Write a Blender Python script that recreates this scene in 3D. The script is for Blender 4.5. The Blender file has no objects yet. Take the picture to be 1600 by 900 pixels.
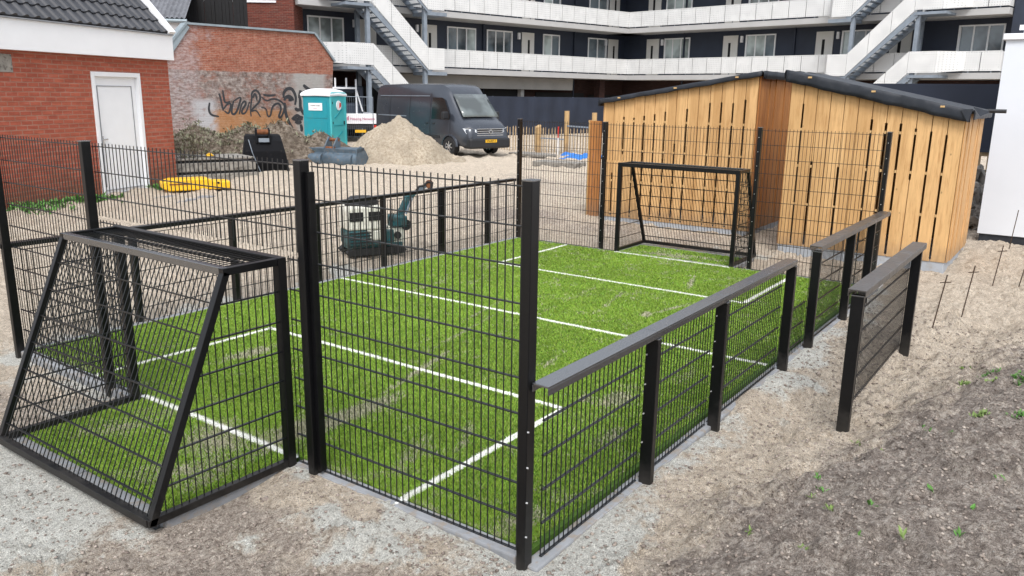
import bpy, bmesh, math, random
import numpy as np
from mathutils import Vector, Matrix
R = math.radians
random.seed(7); rng = np.random.default_rng(7)
SC = bpy.context.scene
COL = SC.collection

# ------------------------------------------------------------------ camera, sky, sun, exposure
cam = bpy.data.cameras.new('camera'); camo = bpy.data.objects.new('camera', cam); COL.objects.link(camo)
cam.sensor_width = 36; cam.lens = 36*1252.09/1600; cam.clip_end = 3000; cam.clip_start = 0.05
yaw, pit, rol = R(35.504), R(13.5544), R(0.8491)
fw = Vector((math.cos(yaw)*math.cos(pit), math.sin(yaw)*math.cos(pit), -math.sin(pit)))
r0 = Vector((math.sin(yaw), -math.cos(yaw), 0)); u0 = r0.cross(fw)
rt = math.cos(rol)*r0+math.sin(rol)*u0; up = -math.sin(rol)*r0+math.cos(rol)*u0
camo.matrix_world = Matrix(((rt.x, up.x, -fw.x, -3.2542), (rt.y, up.y, -fw.y, -2.1819), (rt.z, up.z, -fw.z, 2.4380), (0, 0, 0, 1)))
SC.camera = camo
SUN_EL, SUN_AZ = R(52), R(215)      # azimuth: direction the light comes from, counter-clockwise from +x
W = bpy.data.worlds.new('World'); SC.world = W; W.use_nodes = True
nt = W.node_tree; nt.nodes.clear()
sky = nt.nodes.new('ShaderNodeTexSky'); sky.sky_type = 'NISHITA'; sky.sun_disc = False
sky.sun_elevation = SUN_EL; sky.sun_rotation = R(90)-SUN_AZ; sky.air_density = 1.0; sky.dust_density = 6.0; sky.ozone_density = 1.0
bg = nt.nodes.new('ShaderNodeBackground'); bg.inputs[1].default_value = 0.15
wo = nt.nodes.new('ShaderNodeOutputWorld')
hs = nt.nodes.new('ShaderNodeHueSaturation'); hs.inputs['Saturation'].default_value = 0.5
nt.links.new(sky.outputs[0], hs.inputs['Color']); ov = nt.nodes.new('ShaderNodeMix'); ov.data_type = 'RGBA'; ov.inputs[0].default_value = 0.6; ov.inputs[7].default_value = (6.6, 7.0, 7.6, 1)   # cloud layer
nt.links.new(hs.outputs[0], ov.inputs[6]); nt.links.new(ov.outputs[2], bg.inputs[0]); nt.links.new(bg.outputs[0], wo.inputs[0])
sl = bpy.data.lights.new('sun', 'SUN'); sl.energy = 1.5; sl.angle = R(20); sl.color = (1, .98, .955)
so = bpy.data.objects.new('sun', sl); COL.objects.link(so)
sd = Vector((math.cos(SUN_AZ)*math.cos(SUN_EL), math.sin(SUN_AZ)*math.cos(SUN_EL), math.sin(SUN_EL)))
so.rotation_euler = sd.to_track_quat('Z', 'Y').to_euler()
SC.view_settings.view_transform = 'Standard'; SC.view_settings.look = 'None'
SC.view_settings.exposure = 0.54; SC.view_settings.gamma = 1; SC.view_settings.use_curve_mapping = False
SC.render.resolution_x, SC.render.resolution_y = 1024, 576

# ------------------------------------------------------------------ helpers
def tag(o, label=None, cat=None, group=None, kind=None):
    if label: o['label'] = label
    if cat: o['category'] = cat
    if group: o['group'] = group
    if kind: o['kind'] = kind
    return o
def empty(name, loc=(0, 0, 0), rz=0, label=None, cat=None, group=None):
    o = bpy.data.objects.new(name, None); COL.objects.link(o); o.location = loc; o.rotation_euler = (0, 0, rz)
    o.empty_display_size = .2
    return tag(o, label, cat, group)
def copy_tree(o, parent=None):
    c = o.copy(); COL.objects.link(c)
    if parent is not None: c.parent = parent
    for ch in list(o.children): copy_tree(ch, c)
    return c
class MB:
    def __init__(s): s.v = []; s.f = []
    def quad_box(s, P):
        n = len(s.v); s.v += [tuple(p) for p in P]
        for q in ((0, 3, 2, 1), (4, 5, 6, 7), (0, 1, 5, 4), (1, 2, 6, 5), (2, 3, 7, 6), (3, 0, 4, 7)): s.f.append(tuple(n+i for i in q))
        return s
    def box(s, x0, x1, y0, y1, z0, z1):
        return s.quad_box([(x0, y0, z0), (x1, y0, z0), (x1, y1, z0), (x0, y1, z0), (x0, y0, z1), (x1, y0, z1), (x1, y1, z1), (x0, y1, z1)])
    def beam(s, p, q, w, h, upv=(0, 0, 1)):
        p, q = Vector(p), Vector(q); d = (q-p).normalized(); a = d.cross(Vector(upv))
        if a.length < 1e-4: a = d.cross(Vector((1, 0, 0)))
        a.normalize(); b = a.cross(d); a = a*w/2; b = b*h/2
        return s.quad_box([p-a-b, q-a-b, q+a-b, p+a-b, p-a+b, q-a+b, q+a+b, p+a+b])
    def tube(s, pts, r, n=6, cap=True):
        pts = [Vector(p) for p in pts]; base = len(s.v); m = len(pts); pa = None
        for i, p in enumerate(pts):
            d = (pts[min(i+1, m-1)]-pts[max(i-1, 0)]).normalized()
            if pa is None:
                a = d.cross(Vector((0, 0, 1)))
                if a.length < 1e-3: a = d.cross(Vector((1, 0, 0)))
            else: a = pa-d*pa.dot(d)
            a.normalize(); pa = a; b = d.cross(a); rr = r[i] if isinstance(r, (list, tuple)) else r
            for k in range(n):
                t = 2*math.pi*k/n; s.v.append(tuple(p+a*math.cos(t)*rr+b*math.sin(t)*rr))
        for i in range(m-1):
            for k in range(n):
                k2 = (k+1) % n; s.f.append((base+i*n+k, base+i*n+k2, base+(i+1)*n+k2, base+(i+1)*n+k))
        if cap:
            s.f.append(tuple(base+k for k in reversed(range(n)))); s.f.append(tuple(base+(m-1)*n+k for k in range(n)))
        return s
    def prism(s, poly, vec):
        vec = Vector(vec); n = len(poly); b = len(s.v)
        s.v += [tuple(p) for p in poly]+[tuple(Vector(p)+vec) for p in poly]
        s.f.append(tuple(b+i for i in reversed(range(n)))); s.f.append(tuple(b+n+i for i in range(n)))
        for i in range(n):
            j = (i+1) % n; s.f.append((b+i, b+j, b+n+j, b+n+i))
        return s
    def cyl(s, c, ax, r, h, n=16):
        c = Vector(c); ax = Vector(ax).normalized(); return s.tube([c-ax*h/2, c+ax*h/2], r, n)
    def grid(s, rows):
        b = len(s.v); m = len(rows[0])
        for r_ in rows: s.v += [tuple(p) for p in r_]
        for i in range(len(rows)-1):
            for j in range(m-1): s.f.append((b+i*m+j, b+i*m+j+1, b+(i+1)*m+j+1, b+(i+1)*m+j))
        return s
    def build(s, name, m, parent=None, smooth=False, bevel=0, seg=2, fix=True):
        me = bpy.data.meshes.new(name); me.from_pydata(s.v, [], s.f)
        if fix:
            bm = bmesh.new(); bm.from_mesh(me); bmesh.ops.recalc_face_normals(bm, faces=bm.faces); bm.to_mesh(me); bm.free()
        me.materials.append(m)
        o = bpy.data.objects.new(name, me); COL.objects.link(o)
        if parent: o.parent = parent
        if smooth:
            for p in me.polygons: p.use_smooth = True
            try: me.set_sharp_from_angle(angle=R(35))
            except Exception: pass
        if bevel:
            b = o.modifiers.new('bevel', 'BEVEL'); b.width = bevel; b.segments = seg; b.limit_method = 'ANGLE'; b.harden_normals = False
        return o

# ---- materials
class NT:
    def __init__(s, name, rough=.6, metal=0, spec=.5):
        s.m = bpy.data.materials.new(name); s.m.use_nodes = True; s.t = s.m.node_tree; s.p = s.t.nodes['Principled BSDF']
        s.p.inputs['Roughness'].default_value = rough; s.p.inputs['Metallic'].default_value = metal
        s.p.inputs['Specular IOR Level'].default_value = spec
        s.tc = s.t.nodes.new('ShaderNodeTexCoord'); s.co = s.tc.outputs['Object']
    def n(s, typ, **kw):
        x = s.t.nodes.new(typ)
        for k, v in kw.items(): setattr(x, k, v)
        return x
    def l(s, a, b): s.t.links.new(a, b)
    def noise(s, sc, det=4, rough=.55, co=None, out=0):
        x = s.n('ShaderNodeTexNoise'); x.inputs['Scale'].default_value = sc; x.inputs['Detail'].default_value = det; x.inputs['Roughness'].default_value = rough
        s.l(co or s.co, x.inputs['Vector']); return x.outputs[out]
    def mapping(s, scale=(1, 1, 1), rot=(0, 0, 0), loc=(0, 0, 0), co=None):
        x = s.n('ShaderNodeMapping'); x.inputs['Scale'].default_value = scale; x.inputs['Rotation'].default_value = rot; x.inputs['Location'].default_value = loc
        s.l(co or s.co, x.inputs['Vector']); return x.outputs[0]
    def ramp(s, fac, stops):
        x = s.n('ShaderNodeValToRGB'); e = x.color_ramp.elements
        while len(e) < len(stops): e.new(.5)
        for el, (p, c) in zip(e, stops): el.position = p; el.color = (*c, 1) if len(c) == 3 else c
        s.l(fac, x.inputs[0]); return x.outputs[0]
    def rng(s, v, a, b, c=0, d=1):
        x = s.n('ShaderNodeMapRange'); x.inputs[1].default_value = a; x.inputs[2].default_value = b; x.inputs[3].default_value = c; x.inputs[4].default_value = d
        s.l(v, x.inputs[0]); return x.outputs[0]
    def mix(s, fac, a, b, mode='MIX'):
        x = s.n('ShaderNodeMix', data_type='RGBA', blend_type=mode)
        if isinstance(fac, (int, float)): x.inputs[0].default_value = fac
        else: s.l(fac, x.inputs[0])
        for i, c in ((6, a), (7, b)):
            if isinstance(c, tuple): x.inputs[i].default_value = (*c, 1)
            else: s.l(c, x.inputs[i])
        return x.outputs[2]
    def math(s, op, a, b=None):
        x = s.n('ShaderNodeMath', operation=op)
        for i, c in enumerate((a, b)):
            if c is None: continue
            if isinstance(c, (int, float)): x.inputs[i].default_value = c
            else: s.l(c, x.inputs[i])
        return x.outputs[0]
    def color(s, c):
        if isinstance(c, tuple): s.p.inputs['Base Color'].default_value = (*c, 1)
        else: s.l(c, s.p.inputs['Base Color'])
        return s
    def bump(s, h, st=.3, dist=.01):
        x = s.n('ShaderNodeBump'); x.inputs['Strength'].default_value = st; x.inputs['Distance'].default_value = dist
        s.l(h, x.inputs['Height']); s.l(x.outputs[0], s.p.inputs['Normal']); return s
    def sep(s, co=None):
        x = s.n('ShaderNodeSeparateXYZ'); s.l(co or s.co, x.inputs[0]); return x.outputs
    def comb(s, x, y, z=0.0):
        c = s.n('ShaderNodeCombineXYZ')
        for i, v in enumerate((x, y, z)):
            if isinstance(v, (int, float)): c.inputs[i].default_value = v
            else: s.l(v, c.inputs[i])
        return c.outputs[0]
def mk(name, col, rough=.6, metal=0, var=.12, sc=6, bump=0, bsc=40, spec=.5, dirt=None):
    """plain surface with uneven tone, optional bump and dirt"""
    t = NT(name, rough, metal, spec); a = tuple(c*(1-var) for c in col); b = tuple(min(1, c*(1+var)) for c in col)
    f = t.noise(sc, 5); c = t.ramp(f, [(.3, a), (.7, b)])
    if dirt:
        dc, lo, hi = dirt; d = t.noise(sc*2.3, 8, .7); c = t.mix(t.rng(d, lo, hi), c, dc)
        t.l(t.rng(d, lo, hi, rough, .85), t.p.inputs['Roughness'])
    t.color(c)
    if bump: t.bump(t.noise(bsc, 4), bump, .01)
    return t.m
M = {}
def steel():
    t = NT('black_powder_coat', .38, 0, .35); n = t.noise(9, 7, .7); z = t.sep()[2]
    c = t.ramp(n, [(.35, (.0024, .0025, .003)), (.65, (.0036, .0037, .0046))])
    dust = t.math('MULTIPLY', t.rng(t.math('ADD', z, t.math('MULTIPLY', t.math('SUBTRACT', n, .5), -.6)), .13, -.10), .22)
    sp = t.math('MULTIPLY', t.rng(t.noise(55, 4, .8), .64, .76), .2)
    f = t.math('MAXIMUM', dust, sp); c = t.mix(f, c, (.10, .088, .075)); t.color(c); t.l(t.rng(f, 0, .5, .36, .85), t.p.inputs['Roughness'])
    t.bump(t.noise(300, 2), .05, .01); return t.m
M['black_steel'] = steel()
M['rail_steel'] = mk('rail_powder_coat', (.016, .018, .022), .25, 0, .2, 5, .03, 200, spec=.5, dirt=((.05, .045, .04), .6, 1.2))
M['rail_reflect_brown'] = mk('reflect_brown_rail_coat', (.022, .017, .015), .34, 0, .25, 5, .06, 90, spec=.9, dirt=((.09, .075, .065), .5, .85))  # brown reflection of the sheds put into the base colour, plus random blotches
M['rail_steel'].node_tree.nodes['Principled BSDF'].inputs['IOR'].default_value = 2.6
M['rail_reflect_brown'].node_tree.nodes['Principled BSDF'].inputs['IOR'].default_value = 1.8
M['wire'] = mk('wire_coat', (.0045, .0055, .007), .34, 0, .15, 9, spec=.6)
M['bolt'] = mk('bolt_zinc', (.7, .7, .7), .35, .6, .1, 30)
M['concrete'] = mk('kerb_concrete', (.235, .245, .26), .85, 0, .2, 5, .3, 120, dirt=((.24, .21, .18), .5, .62))
M['plinth'] = mk('plinth_concrete', (.36, .385, .42), .85, 0, .1, 3, .2, 60, dirt=((.3, .27, .23), .55, .8))
M['line'] = mk('line_white', (.75, .76, .72), .8, 0, .1, 40, .3, 300)
M['white'] = mk('white_paint', (.80, .81, .83), .45, 0, .02, 3)
M['white_wall'] = mk('white_render', (.68, .715, .765), .8, 0, .04, .7, .08, 90)
M['upvc'] = mk('white_plastic', (.78, .80, .83), .3, 0, .02, 4)
M['grey_seam'] = mk('grey_seam', (.25, .26, .28), .6, 0, .1, 4)
M['membrane'] = mk('roof_membrane', (.017, .021, .029), .5, 0, .3, 4, .2, 7, spec=.4, dirt=((.04, .043, .05), .5, .8))
M['navy'] = mk('navy_cladding', (.020, .028, .048), .6, 0, .15, 1.3)
M['screen'] = mk('navy_screen', (.016, .023, .042), .7, 0, .2, .8)
M['galv'] = mk('galvanised_steel', (.24, .28, .33), .5, .35, .15, 4)
M['frame'] = mk('window_frame', (.82, .83, .83), .5, 0, .03, 3)
M['door_cream'] = mk('door_cream', (.66, .65, .61), .5, 0, .03, 2)
M['soffit'] = mk('soffit_concrete', (.42, .42, .42), .8, 0, .06, 1.2)
M['beam_concrete'] = mk('beam_concrete', (.40, .39, .37), .8, 0, .1, 1.2)
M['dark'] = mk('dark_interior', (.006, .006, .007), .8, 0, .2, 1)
M['teal'] = mk('teal_plastic', (.004, .24, .30), .45, 0, .08, 2, dirt=((.07, .2, .2), .55, .85))
M['teal_light'] = mk('pale_teal_plastic', (.06, .42, .45), .45, 0, .08, 2, dirt=((.15, .3, .3), .55, .85))
M['teal_metal'] = mk('teal_metal', (.012, .085, .10), .5, .1, .3, 8, .1, 60, dirt=((.12, .1, .08), .48, .75))
M['cream_metal'] = mk('cream_metal', (.72, .71, .62), .5, 0, .08, 6, dirt=((.2, .18, .14), .5, .8))
M['rubber'] = mk('rubber', (.012, .012, .013), .75, 0, .2, 12)
M['seat'] = mk('seat_vinyl', (.014, .014, .017), .6, 0, .2, 12)
M['van'] = mk('van_paint', (.050, .058, .074), .2, .35, .1, 1, spec=.8, dirt=((.05, .05, .055), .6, 1.0))
M['plastic_dark'] = mk('dark_plastic', (.013, .014, .017), .5, 0, .1, 6)
M['chrome'] = mk('chrome', (.55, .57, .6), .25, .9, .05, 6)
M['lamp'] = mk('headlamp_glass', (.55, .58, .62), .12, .3, .25, 14)
M['plate'] = mk('yellow_plate', (.75, .42, .01), .5, 0, .03, 6)
M['ink'] = mk('dark_ink', (.012, .012, .016), .7, 0, .1, 8)
M['pink'] = mk('pink_ink', (.45, .05, .16), .6, 0, .1, 8)
M['red'] = mk('red_plastic', (.55, .03, .02), .3, 0, .1, 8)
M['yellow'] = mk('yellow_plastic', (.82, .47, .01), .5, 0, .1, 5, .1, 20, dirt=((.35, .2, .05), .6, .85))
M['tarp'] = mk('blue_tarp', (.02, .16, .52), .4, 0, .3, 3, .4, 6)
M['graffiti'] = mk('graffiti_paint', (.028, .029, .034), .7, 0, .3, 12)
M['bucket_black'] = mk('bucket_steel', (.0035, .004, .006), .85, 0, .3, 5, .15, 30, spec=.25, dirt=((.05, .042, .036), .58, .85))
M['bucket_grey'] = mk('bucket_grey_paint', (.085, .125, .165), .5, .2, .25, 5, .15, 30, dirt=((.2, .17, .14), .52, .75))
M['rust'] = mk('rusty_steel', (.20, .075, .03), .8, .2, .4, 14, .2, 60)
M['tilepath'] = mk('path_tile', (.26, .26, .27), .9, 0, .2, 6, .3, 60)
M['slabstack'] = mk('weathered_concrete', (.25, .235, .21), .9, 0, .3, 5, .5, 40, dirt=((.06, .045, .035), .50, .66))
M['leaf'] = mk('weed_leaf', (.075, .20, .03), .6, 0, .35, 30)
M['leafpale'] = mk('pale_weed_leaf', (.16, .24, .06), .6, 0, .3, 30)
M['drygrass'] = mk('dry_weed', (.20, .20, .13), .8, 0, .45, 9)
M['pale_wood'] = mk('paling_wood', (.42, .31, .19), .8, 0, .3, 9)
M['black_wood'] = mk('black_stained_wood', (.005, .005, .006), .8, 0, .4, 7)
M['corr'] = mk('corrugated_sheet', (.13, .135, .15), .7, 0, .3, 4)
M['stick'] = mk('steel_pin', (.07, .045, .03), .8, .3, .2, 20)
M['zinc'] = mk('zinc_coping', (.26, .31, .34), .6, .3, .15, 4)
M['paper'] = mk('white_sticker', (.7, .7, .72), .5, 0, .05, 60)

def glass(name, col, rough=.05, trans=None):
    t = NT(name, rough, 0, .9)
    c = t.ramp(t.noise(.7, 3), [(.4, tuple(x*.5 for x in col)), (.6, tuple(x*1.6 for x in col))]); t.color(c); return t.m
M['glass'] = glass('window_glass', (.10, .125, .14))
M['curtain'] = glass('window_glass_curtain', (.34, .39, .38), .12)
M['vglass'] = glass('van_glass', (.11, .13, .13), .08)
M['vglass_dark'] = glass('van_side_glass', (.006, .007, .008), .12)

def wood(name, base, dark, per=None, axis='y', off=0.0):
    t = NT(name, .65, 0, .3); x, y, z = t.sep()
    a = y if axis == 'y' else x
    if per: idx = t.math('FLOOR', t.math('DIVIDE', t.math('SUBTRACT', a, off), per))
    else: idx = t.math('MULTIPLY', a, 0.0)
    wn = t.n('ShaderNodeTexWhiteNoise', noise_dimensions='1D'); t.l(idx, wn.inputs['W'])
    shift = t.math('MULTIPLY', wn.outputs[0], 37.0)
    co = t.comb(t.math('ADD', t.math('MULTIPLY', t.math('ADD', x, y), 9.0), shift), shift, t.math('MULTIPLY', z, .8))
    g = t.noise(3.2, 6, .65, co); k = t.noise(1.2, 2, .5, t.comb(t.math('ADD', x, y), shift, t.math('MULTIPLY', z, 1.1)))
    c = t.ramp(g, [(.28, dark), (.5, base), (.8, tuple(min(1, v*1.22) for v in base))])
    c = t.mix(t.rng(wn.outputs[0], .2, 1, 0, .6), c, tuple(v*k_ for v, k_ in zip(base, (.68, .60, .5))))
    c = t.mix(t.rng(k, .55, .75, 0, .35), c, tuple(v*1.3 for v in base))
    vor = t.n('ShaderNodeTexVoronoi'); vor.inputs['Scale'].default_value = 3.1
    t.l(t.comb(t.math('MULTIPLY', t.math('ADD', x, y), 1.6), shift, z), vor.inputs['Vector'])
    c = t.mix(t.rng(vor.outputs['Distance'], .03, .07, .75, 0), c, tuple(v*.35 for v in base))   # knots
    sp = t.rng(t.math('ADD', z, t.math('MULTIPLY', t.noise(7, 6, .7), -.55)), -.12, .16, .45, 0); c = t.mix(sp, c, (.20, .15, .11))
    t.color(c); t.bump(g, .25, .004); return t.m
LARCH, LARCHD = (.63, .39, .175), (.44, .23, .085)
M['larch'] = wood('larch_boards', LARCH, LARCHD, .2185, 'y')
M['larch_r'] = wood('larch_boards_wide', LARCH, LARCHD, .215, 'y', .05)
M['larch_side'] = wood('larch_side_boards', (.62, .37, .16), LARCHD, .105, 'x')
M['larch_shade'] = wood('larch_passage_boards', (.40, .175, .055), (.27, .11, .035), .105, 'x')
M['batten'] = wood('batten_wood', (.62, .42, .2), (.5, .3, .12))
M['post_wood'] = wood('round_post_wood', (.5, .34, .17), (.36, .22, .1))

def brick_co(t, kx=1.0):
    x, y, z = t.sep(); return t.comb(t.math('MULTIPLY', t.math('ADD', x, y), kx), z, 0.0)
def brick(name, c1, c2, mortar, w=.21, h=.062, ms=.011, zones=None, bias=0, rough=.85, st=.5):
    t = NT(name, rough, 0, .2); co = brick_co(t)
    b = t.n('ShaderNodeTexBrick'); b.inputs['Scale'].default_value = 1; b.inputs['Brick Width'].default_value = w; b.inputs['Row Height'].default_value = h
    b.inputs['Mortar Size'].default_value = ms; b.inputs['Mortar Smooth'].default_value = .3; b.inputs['Bias'].default_value = bias
    b.inputs['Color1'].default_value = (*c1, 1); b.inputs['Color2'].default_value = (*c2, 1); b.inputs['Mortar'].default_value = (*mortar, 1)
    wob = t.noise(3, 3, .5, co, 1); 
    wm = t.n('ShaderNodeMix', data_type='VECTOR'); wm.inputs[0].default_value = .008; t.l(co, wm.inputs[4]); t.l(wob, wm.inputs[5]); t.l(wm.outputs[1], b.inputs['Vector'])
    c = b.outputs['Color']
    # odd burnt bricks
    wn = t.n('ShaderNodeTexBrick'); 
    for k, v in (('Scale', 1), ('Brick Width', w), ('Row Height', h), ('Mortar Size', 0.0), ('Bias', -.75)): wn.inputs[k].default_value = v
    wn.inputs['Color1'].default_value = (0, 0, 0, 1); wn.inputs['Color2'].default_value = (1, 1, 1, 1); t.l(wm.outputs[1], wn.inputs['Vector'])
    c = t.mix(t.math('MULTIPLY', t.math('POWER', wn.outputs['Color'], 3.0), .55), c, tuple(v*.25+.01 for v in c1), 'MIX')
    c = t.mix(t.rng(t.noise(1.1, 6, .6, co), .35, .75, 0, .45), c, tuple(v*.6 for v in c1))
    c = t.mix(t.rng(t.noise(14, 4, .6, co), .3, .7, 0, .25), c, tuple(min(1, v*1.7) for v in c2))
    st_ = t.noise(1, 6, .7, t.mapping(scale=(2.2, 15, 1), co=co)); c = t.mix(t.rng(st_, .42, .62, 0, .5), c, tuple(v*.42 for v in c1)); c = t.mix(t.rng(st_, .40, .30, 0, .4), c, tuple(min(1, v*.6+.12) for v in mortar))
    if zones: c = zones(t, c, co)
    t.color(c)
    hgt = t.math('ADD', t.math('MULTIPLY', b.outputs['Fac'], -1.0), t.math('MULTIPLY', t.noise(30, 4, .6, co), .5))
    t.bump(hgt, st, .008); return t.m
M['brick_house'] = brick('red_house_brick', (.43, .12, .072), (.32, .08, .052), (.33, .20, .15), .24, .084, .012, zones=lambda t, c, co: t.mix(t.rng(t.math('ADD', t.math('MULTIPLY', t.sep()[2], -.75), t.noise(2.2, 6, .6, co)), .0, .55, 0, .55), c, (.12, .085, .05)))
M['brick_far'] = brick('far_dark_brick', (.20, .05, .033), (.10, .028, .022), (.16, .11, .09), .22, .07, .012)
M['brick_brown'] = brick('brown_apartment_brick', (.05, .022, .018), (.028, .014, .013), (.035, .028, .026), .22, .07, .012)
def ruin_zones(t, c, co):
    x, y, z = t.sep(); n1 = t.noise(1.3, 7, .65, co); n2 = t.noise(4.5, 7, .7, co); n3 = t.noise(1.1, 10, .75, t.mapping(loc=(7, 3, 0), co=co))
    low = t.rng(t.math('ADD', z, t.math('MULTIPLY', t.math('SUBTRACT', n2, .5), .12)), 2.84, 2.80)        # below the old floor line (object z)
    grey = t.mix(t.rng(t.noise(5, 9, .8, co), .40, .60), (.11, .085, .075), (.42, .38, .355))
    c2 = t.mix(t.rng(t.noise(1.9, 10, .75, co), .40, .52, .25, .95), c, grey)
    c = t.mix(t.rng(t.noise(6, 8, .75, co), .45, .6, 0, .35), c, (.50, .30, .22))
    c = t.mix(t.rng(t.noise(2.6, 9, .8, t.mapping(loc=(3, 9, 0), co=co)), .5, .62, 0, .5), c, (.17, .075, .05))
    c2 = t.mix(t.math('MULTIPLY', t.rng(t.noise(1, 7, .75, t.mapping(loc=(5, 2, 0), scale=(4, 13, 1), co=co)), .46, .58), .55), c2, (.13, .09, .08))
    c2 = t.mix(t.math('MULTIPLY', t.math('MULTIPLY', t.rng(t.math('ADD', x, t.math('MULTIPLY', n2, .6)), 4.0, 4.5), t.rng(x, 5.5, 5.3)), .85), c2, t.mix(n2, (.30, .29, .28), (.43, .42, .40)))          # bare plaster on the right
    om = t.math('MULTIPLY', t.math('MULTIPLY', t.rng(z, 1.52, 1.38), t.rng(x, .55, .8)), t.rng(x, 4.2, 3.4))
    c2 = t.mix(t.math('MULTIPLY', om, .7), c2, (.40, .19, .07))                                                      # orange course band
    whit = t.math('MULTIPLY', t.rng(t.math('ADD', t.math('MULTIPLY', x, -.8), t.math('MULTIPLY', n3, 4.0)), 1.35, 1.9), .55)
    pw = t.mix(t.rng(t.noise(1, 7, .75, t.mapping(scale=(5, 14, 1), co=co)), .42, .58), (.22, .15, .14), (.50, .46, .47))
    c = t.mix(low, c, c2); c = t.mix(whit, c, pw)
    ce = t.math('MULTIPLY', t.math('MULTIPLY', t.rng(x, -.1, .2), t.rng(x, 1.0, .75)), t.math('MULTIPLY', t.rng(z, 1.9, 1.7), t.rng(z, .4, .9)))
    c = t.mix(t.math('MULTIPLY', ce, t.rng(n3, .4, .5)), c, (.42, .42, .44))
    return c
M['brick_ruin'] = brick('weathered_ruin_brick', (.34, .10, .056), (.25, .07, .045), (.36, .25, .2), .2, .06, .011, zones=ruin_zones, st=.8)

# ---- roof tiles
def tile_mat():
    t = NT('dark_roof_tiles', .55, 0, .5); n = t.noise(3, 5); t.color(t.ramp(n, [(.3, (.028, .030, .036)), (.7, (.05, .052, .06))])); t.bump(t.noise(60, 3), .1, .005); return t.m
M['tiles'] = tile_mat()
def parapet_mat():
    t = NT('perforated_white_panel', .5, 0, .4); x, y, z = t.sep()
    u = t.math('MULTIPLY', x, 1/.105); v = t.math('MULTIPLY', z, 1/.105)
    def cell(a): return t.math('ABSOLUTE', t.math('SUBTRACT', t.math('FRACT', a), .5))
    d = t.math('SQRT', t.math('ADD', t.math('POWER', cell(u), 2.0), t.math('POWER', cell(v), 2.0)))
    dots = t.rng(d, .15, .24, 1, 0)
    n = t.noise(2.0, 3); base = t.ramp(n, [(.3, (.60, .61, .61)), (.7, (.68, .69, .69))])
    sel = t.math('GREATER_THAN', t.noise(1.3, 1), .40)
    t.color(t.mix(t.math('MULTIPLY', t.math('MULTIPLY', dots, sel), .55), base, (.25, .26, .28))); return t.m
M['parapet'] = parapet_mat()

# ------------------------------------------------------------------ terrain
def _hash(ix, iy, s):
    n = (ix*374761393+iy*668265263+s*1442695041) & 0xffffffff
    n = ((n ^ (n >> 13))*1274126177) & 0xffffffff
    return ((n ^ (n >> 16)) & 0xffff)/65535.0
def vnoise(x, y, s=0):
    xi = np.floor(x).astype(np.int64); yi = np.floor(y).astype(np.int64); fx = x-xi; fy = y-yi
    fx = fx*fx*fx*(fx*(fx*6-15)+10); fy = fy*fy*fy*(fy*(fy*6-15)+10)
    a = _hash(xi, yi, s); b = _hash(xi+1, yi, s); c = _hash(xi, yi+1, s); d = _hash(xi+1, yi+1, s)
    return (a+(b-a)*fx)*(1-fy)+(c+(d-c)*fx)*fy
def fbm(x, y, o=5, s=0, g=.5):
    t = 0; a = 1; w = 0
    for i in range(o):
        c, sn = math.cos(.6*i), math.sin(.6*i)
        t = t+a*vnoise((x*c-y*sn)*2**i+13.7*i, (x*sn+y*c)*2**i-7.1*i, s+i); w += a; a *= g
    return t/w-.5
def sst(x, a, b):
    t = np.clip((x-a)/(b-a), 0, 1); return t*t*(3-2*t)
PX0, PX1, PY0, PY1 = 0.0, 8.13, 0.0, 5.86
def rectd(x, y, x0, x1, y0, y1):          # signed distance to a rectangle
    dx = np.maximum(x0-x, x-x1); dy = np.maximum(y0-y, y-y1)
    return np.where((dx > 0) & (dy > 0), np.hypot(np.maximum(dx, 0), np.maximum(dy, 0)), np.maximum(dx, dy))
def paved(x, y):
    d = rectd(x, y, PX0, PX1+.03, PY0-.035, PY1+.03)
    d = np.minimum(d, rectd(x, y, -1.02, 0, 1.93, 3.86)); return np.minimum(d, rectd(x, y, 8.1, 9.0, 1.93, 3.9))
def bankd(x, y): return (-.17-.225*x+.25*fbm(x*.8, y*.8, 3, 5))-y
DR = random.Random(77)
DENTS = [(DR.uniform(.6, 9), 0, DR.uniform(.07, .16), DR.uniform(.018, .045)) for _ in range(150)]
DENTS = [(a, -.35-.1*a*DR.random()-DR.random()*1.5, c, d) for a, b, c, d in DENTS]+[(DR.uniform(-2.3, -.25), DR.uniform(-1, 5), DR.uniform(.06, .14), DR.uniform(.008, .025)) for _ in range(60)]+[(DR.uniform(2, 12), DR.uniform(6.6, 12), DR.uniform(.12, .3), DR.uniform(.01, .035)) for _ in range(60)]
def dents(x, y):
    h = np.zeros_like(x); sel = (x > -3) & (x < 13) & (y > -3.5) & (y < 13)
    xs_, ys_ = x[sel], y[sel]; t = np.zeros_like(xs_)
    for a, b, r_, dd in DENTS:
        m = (np.abs(xs_-a) < 3*r_) & (np.abs(ys_-b) < 3*r_)
        if m.any(): q = np.hypot(xs_[m]-a, (ys_[m]-b)*1.5)/r_; t[m] += dd*(-np.exp(-q*q)+.55*np.exp(-((q-1.5)/.45)**2))
    h[sel] = t; return h
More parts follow.
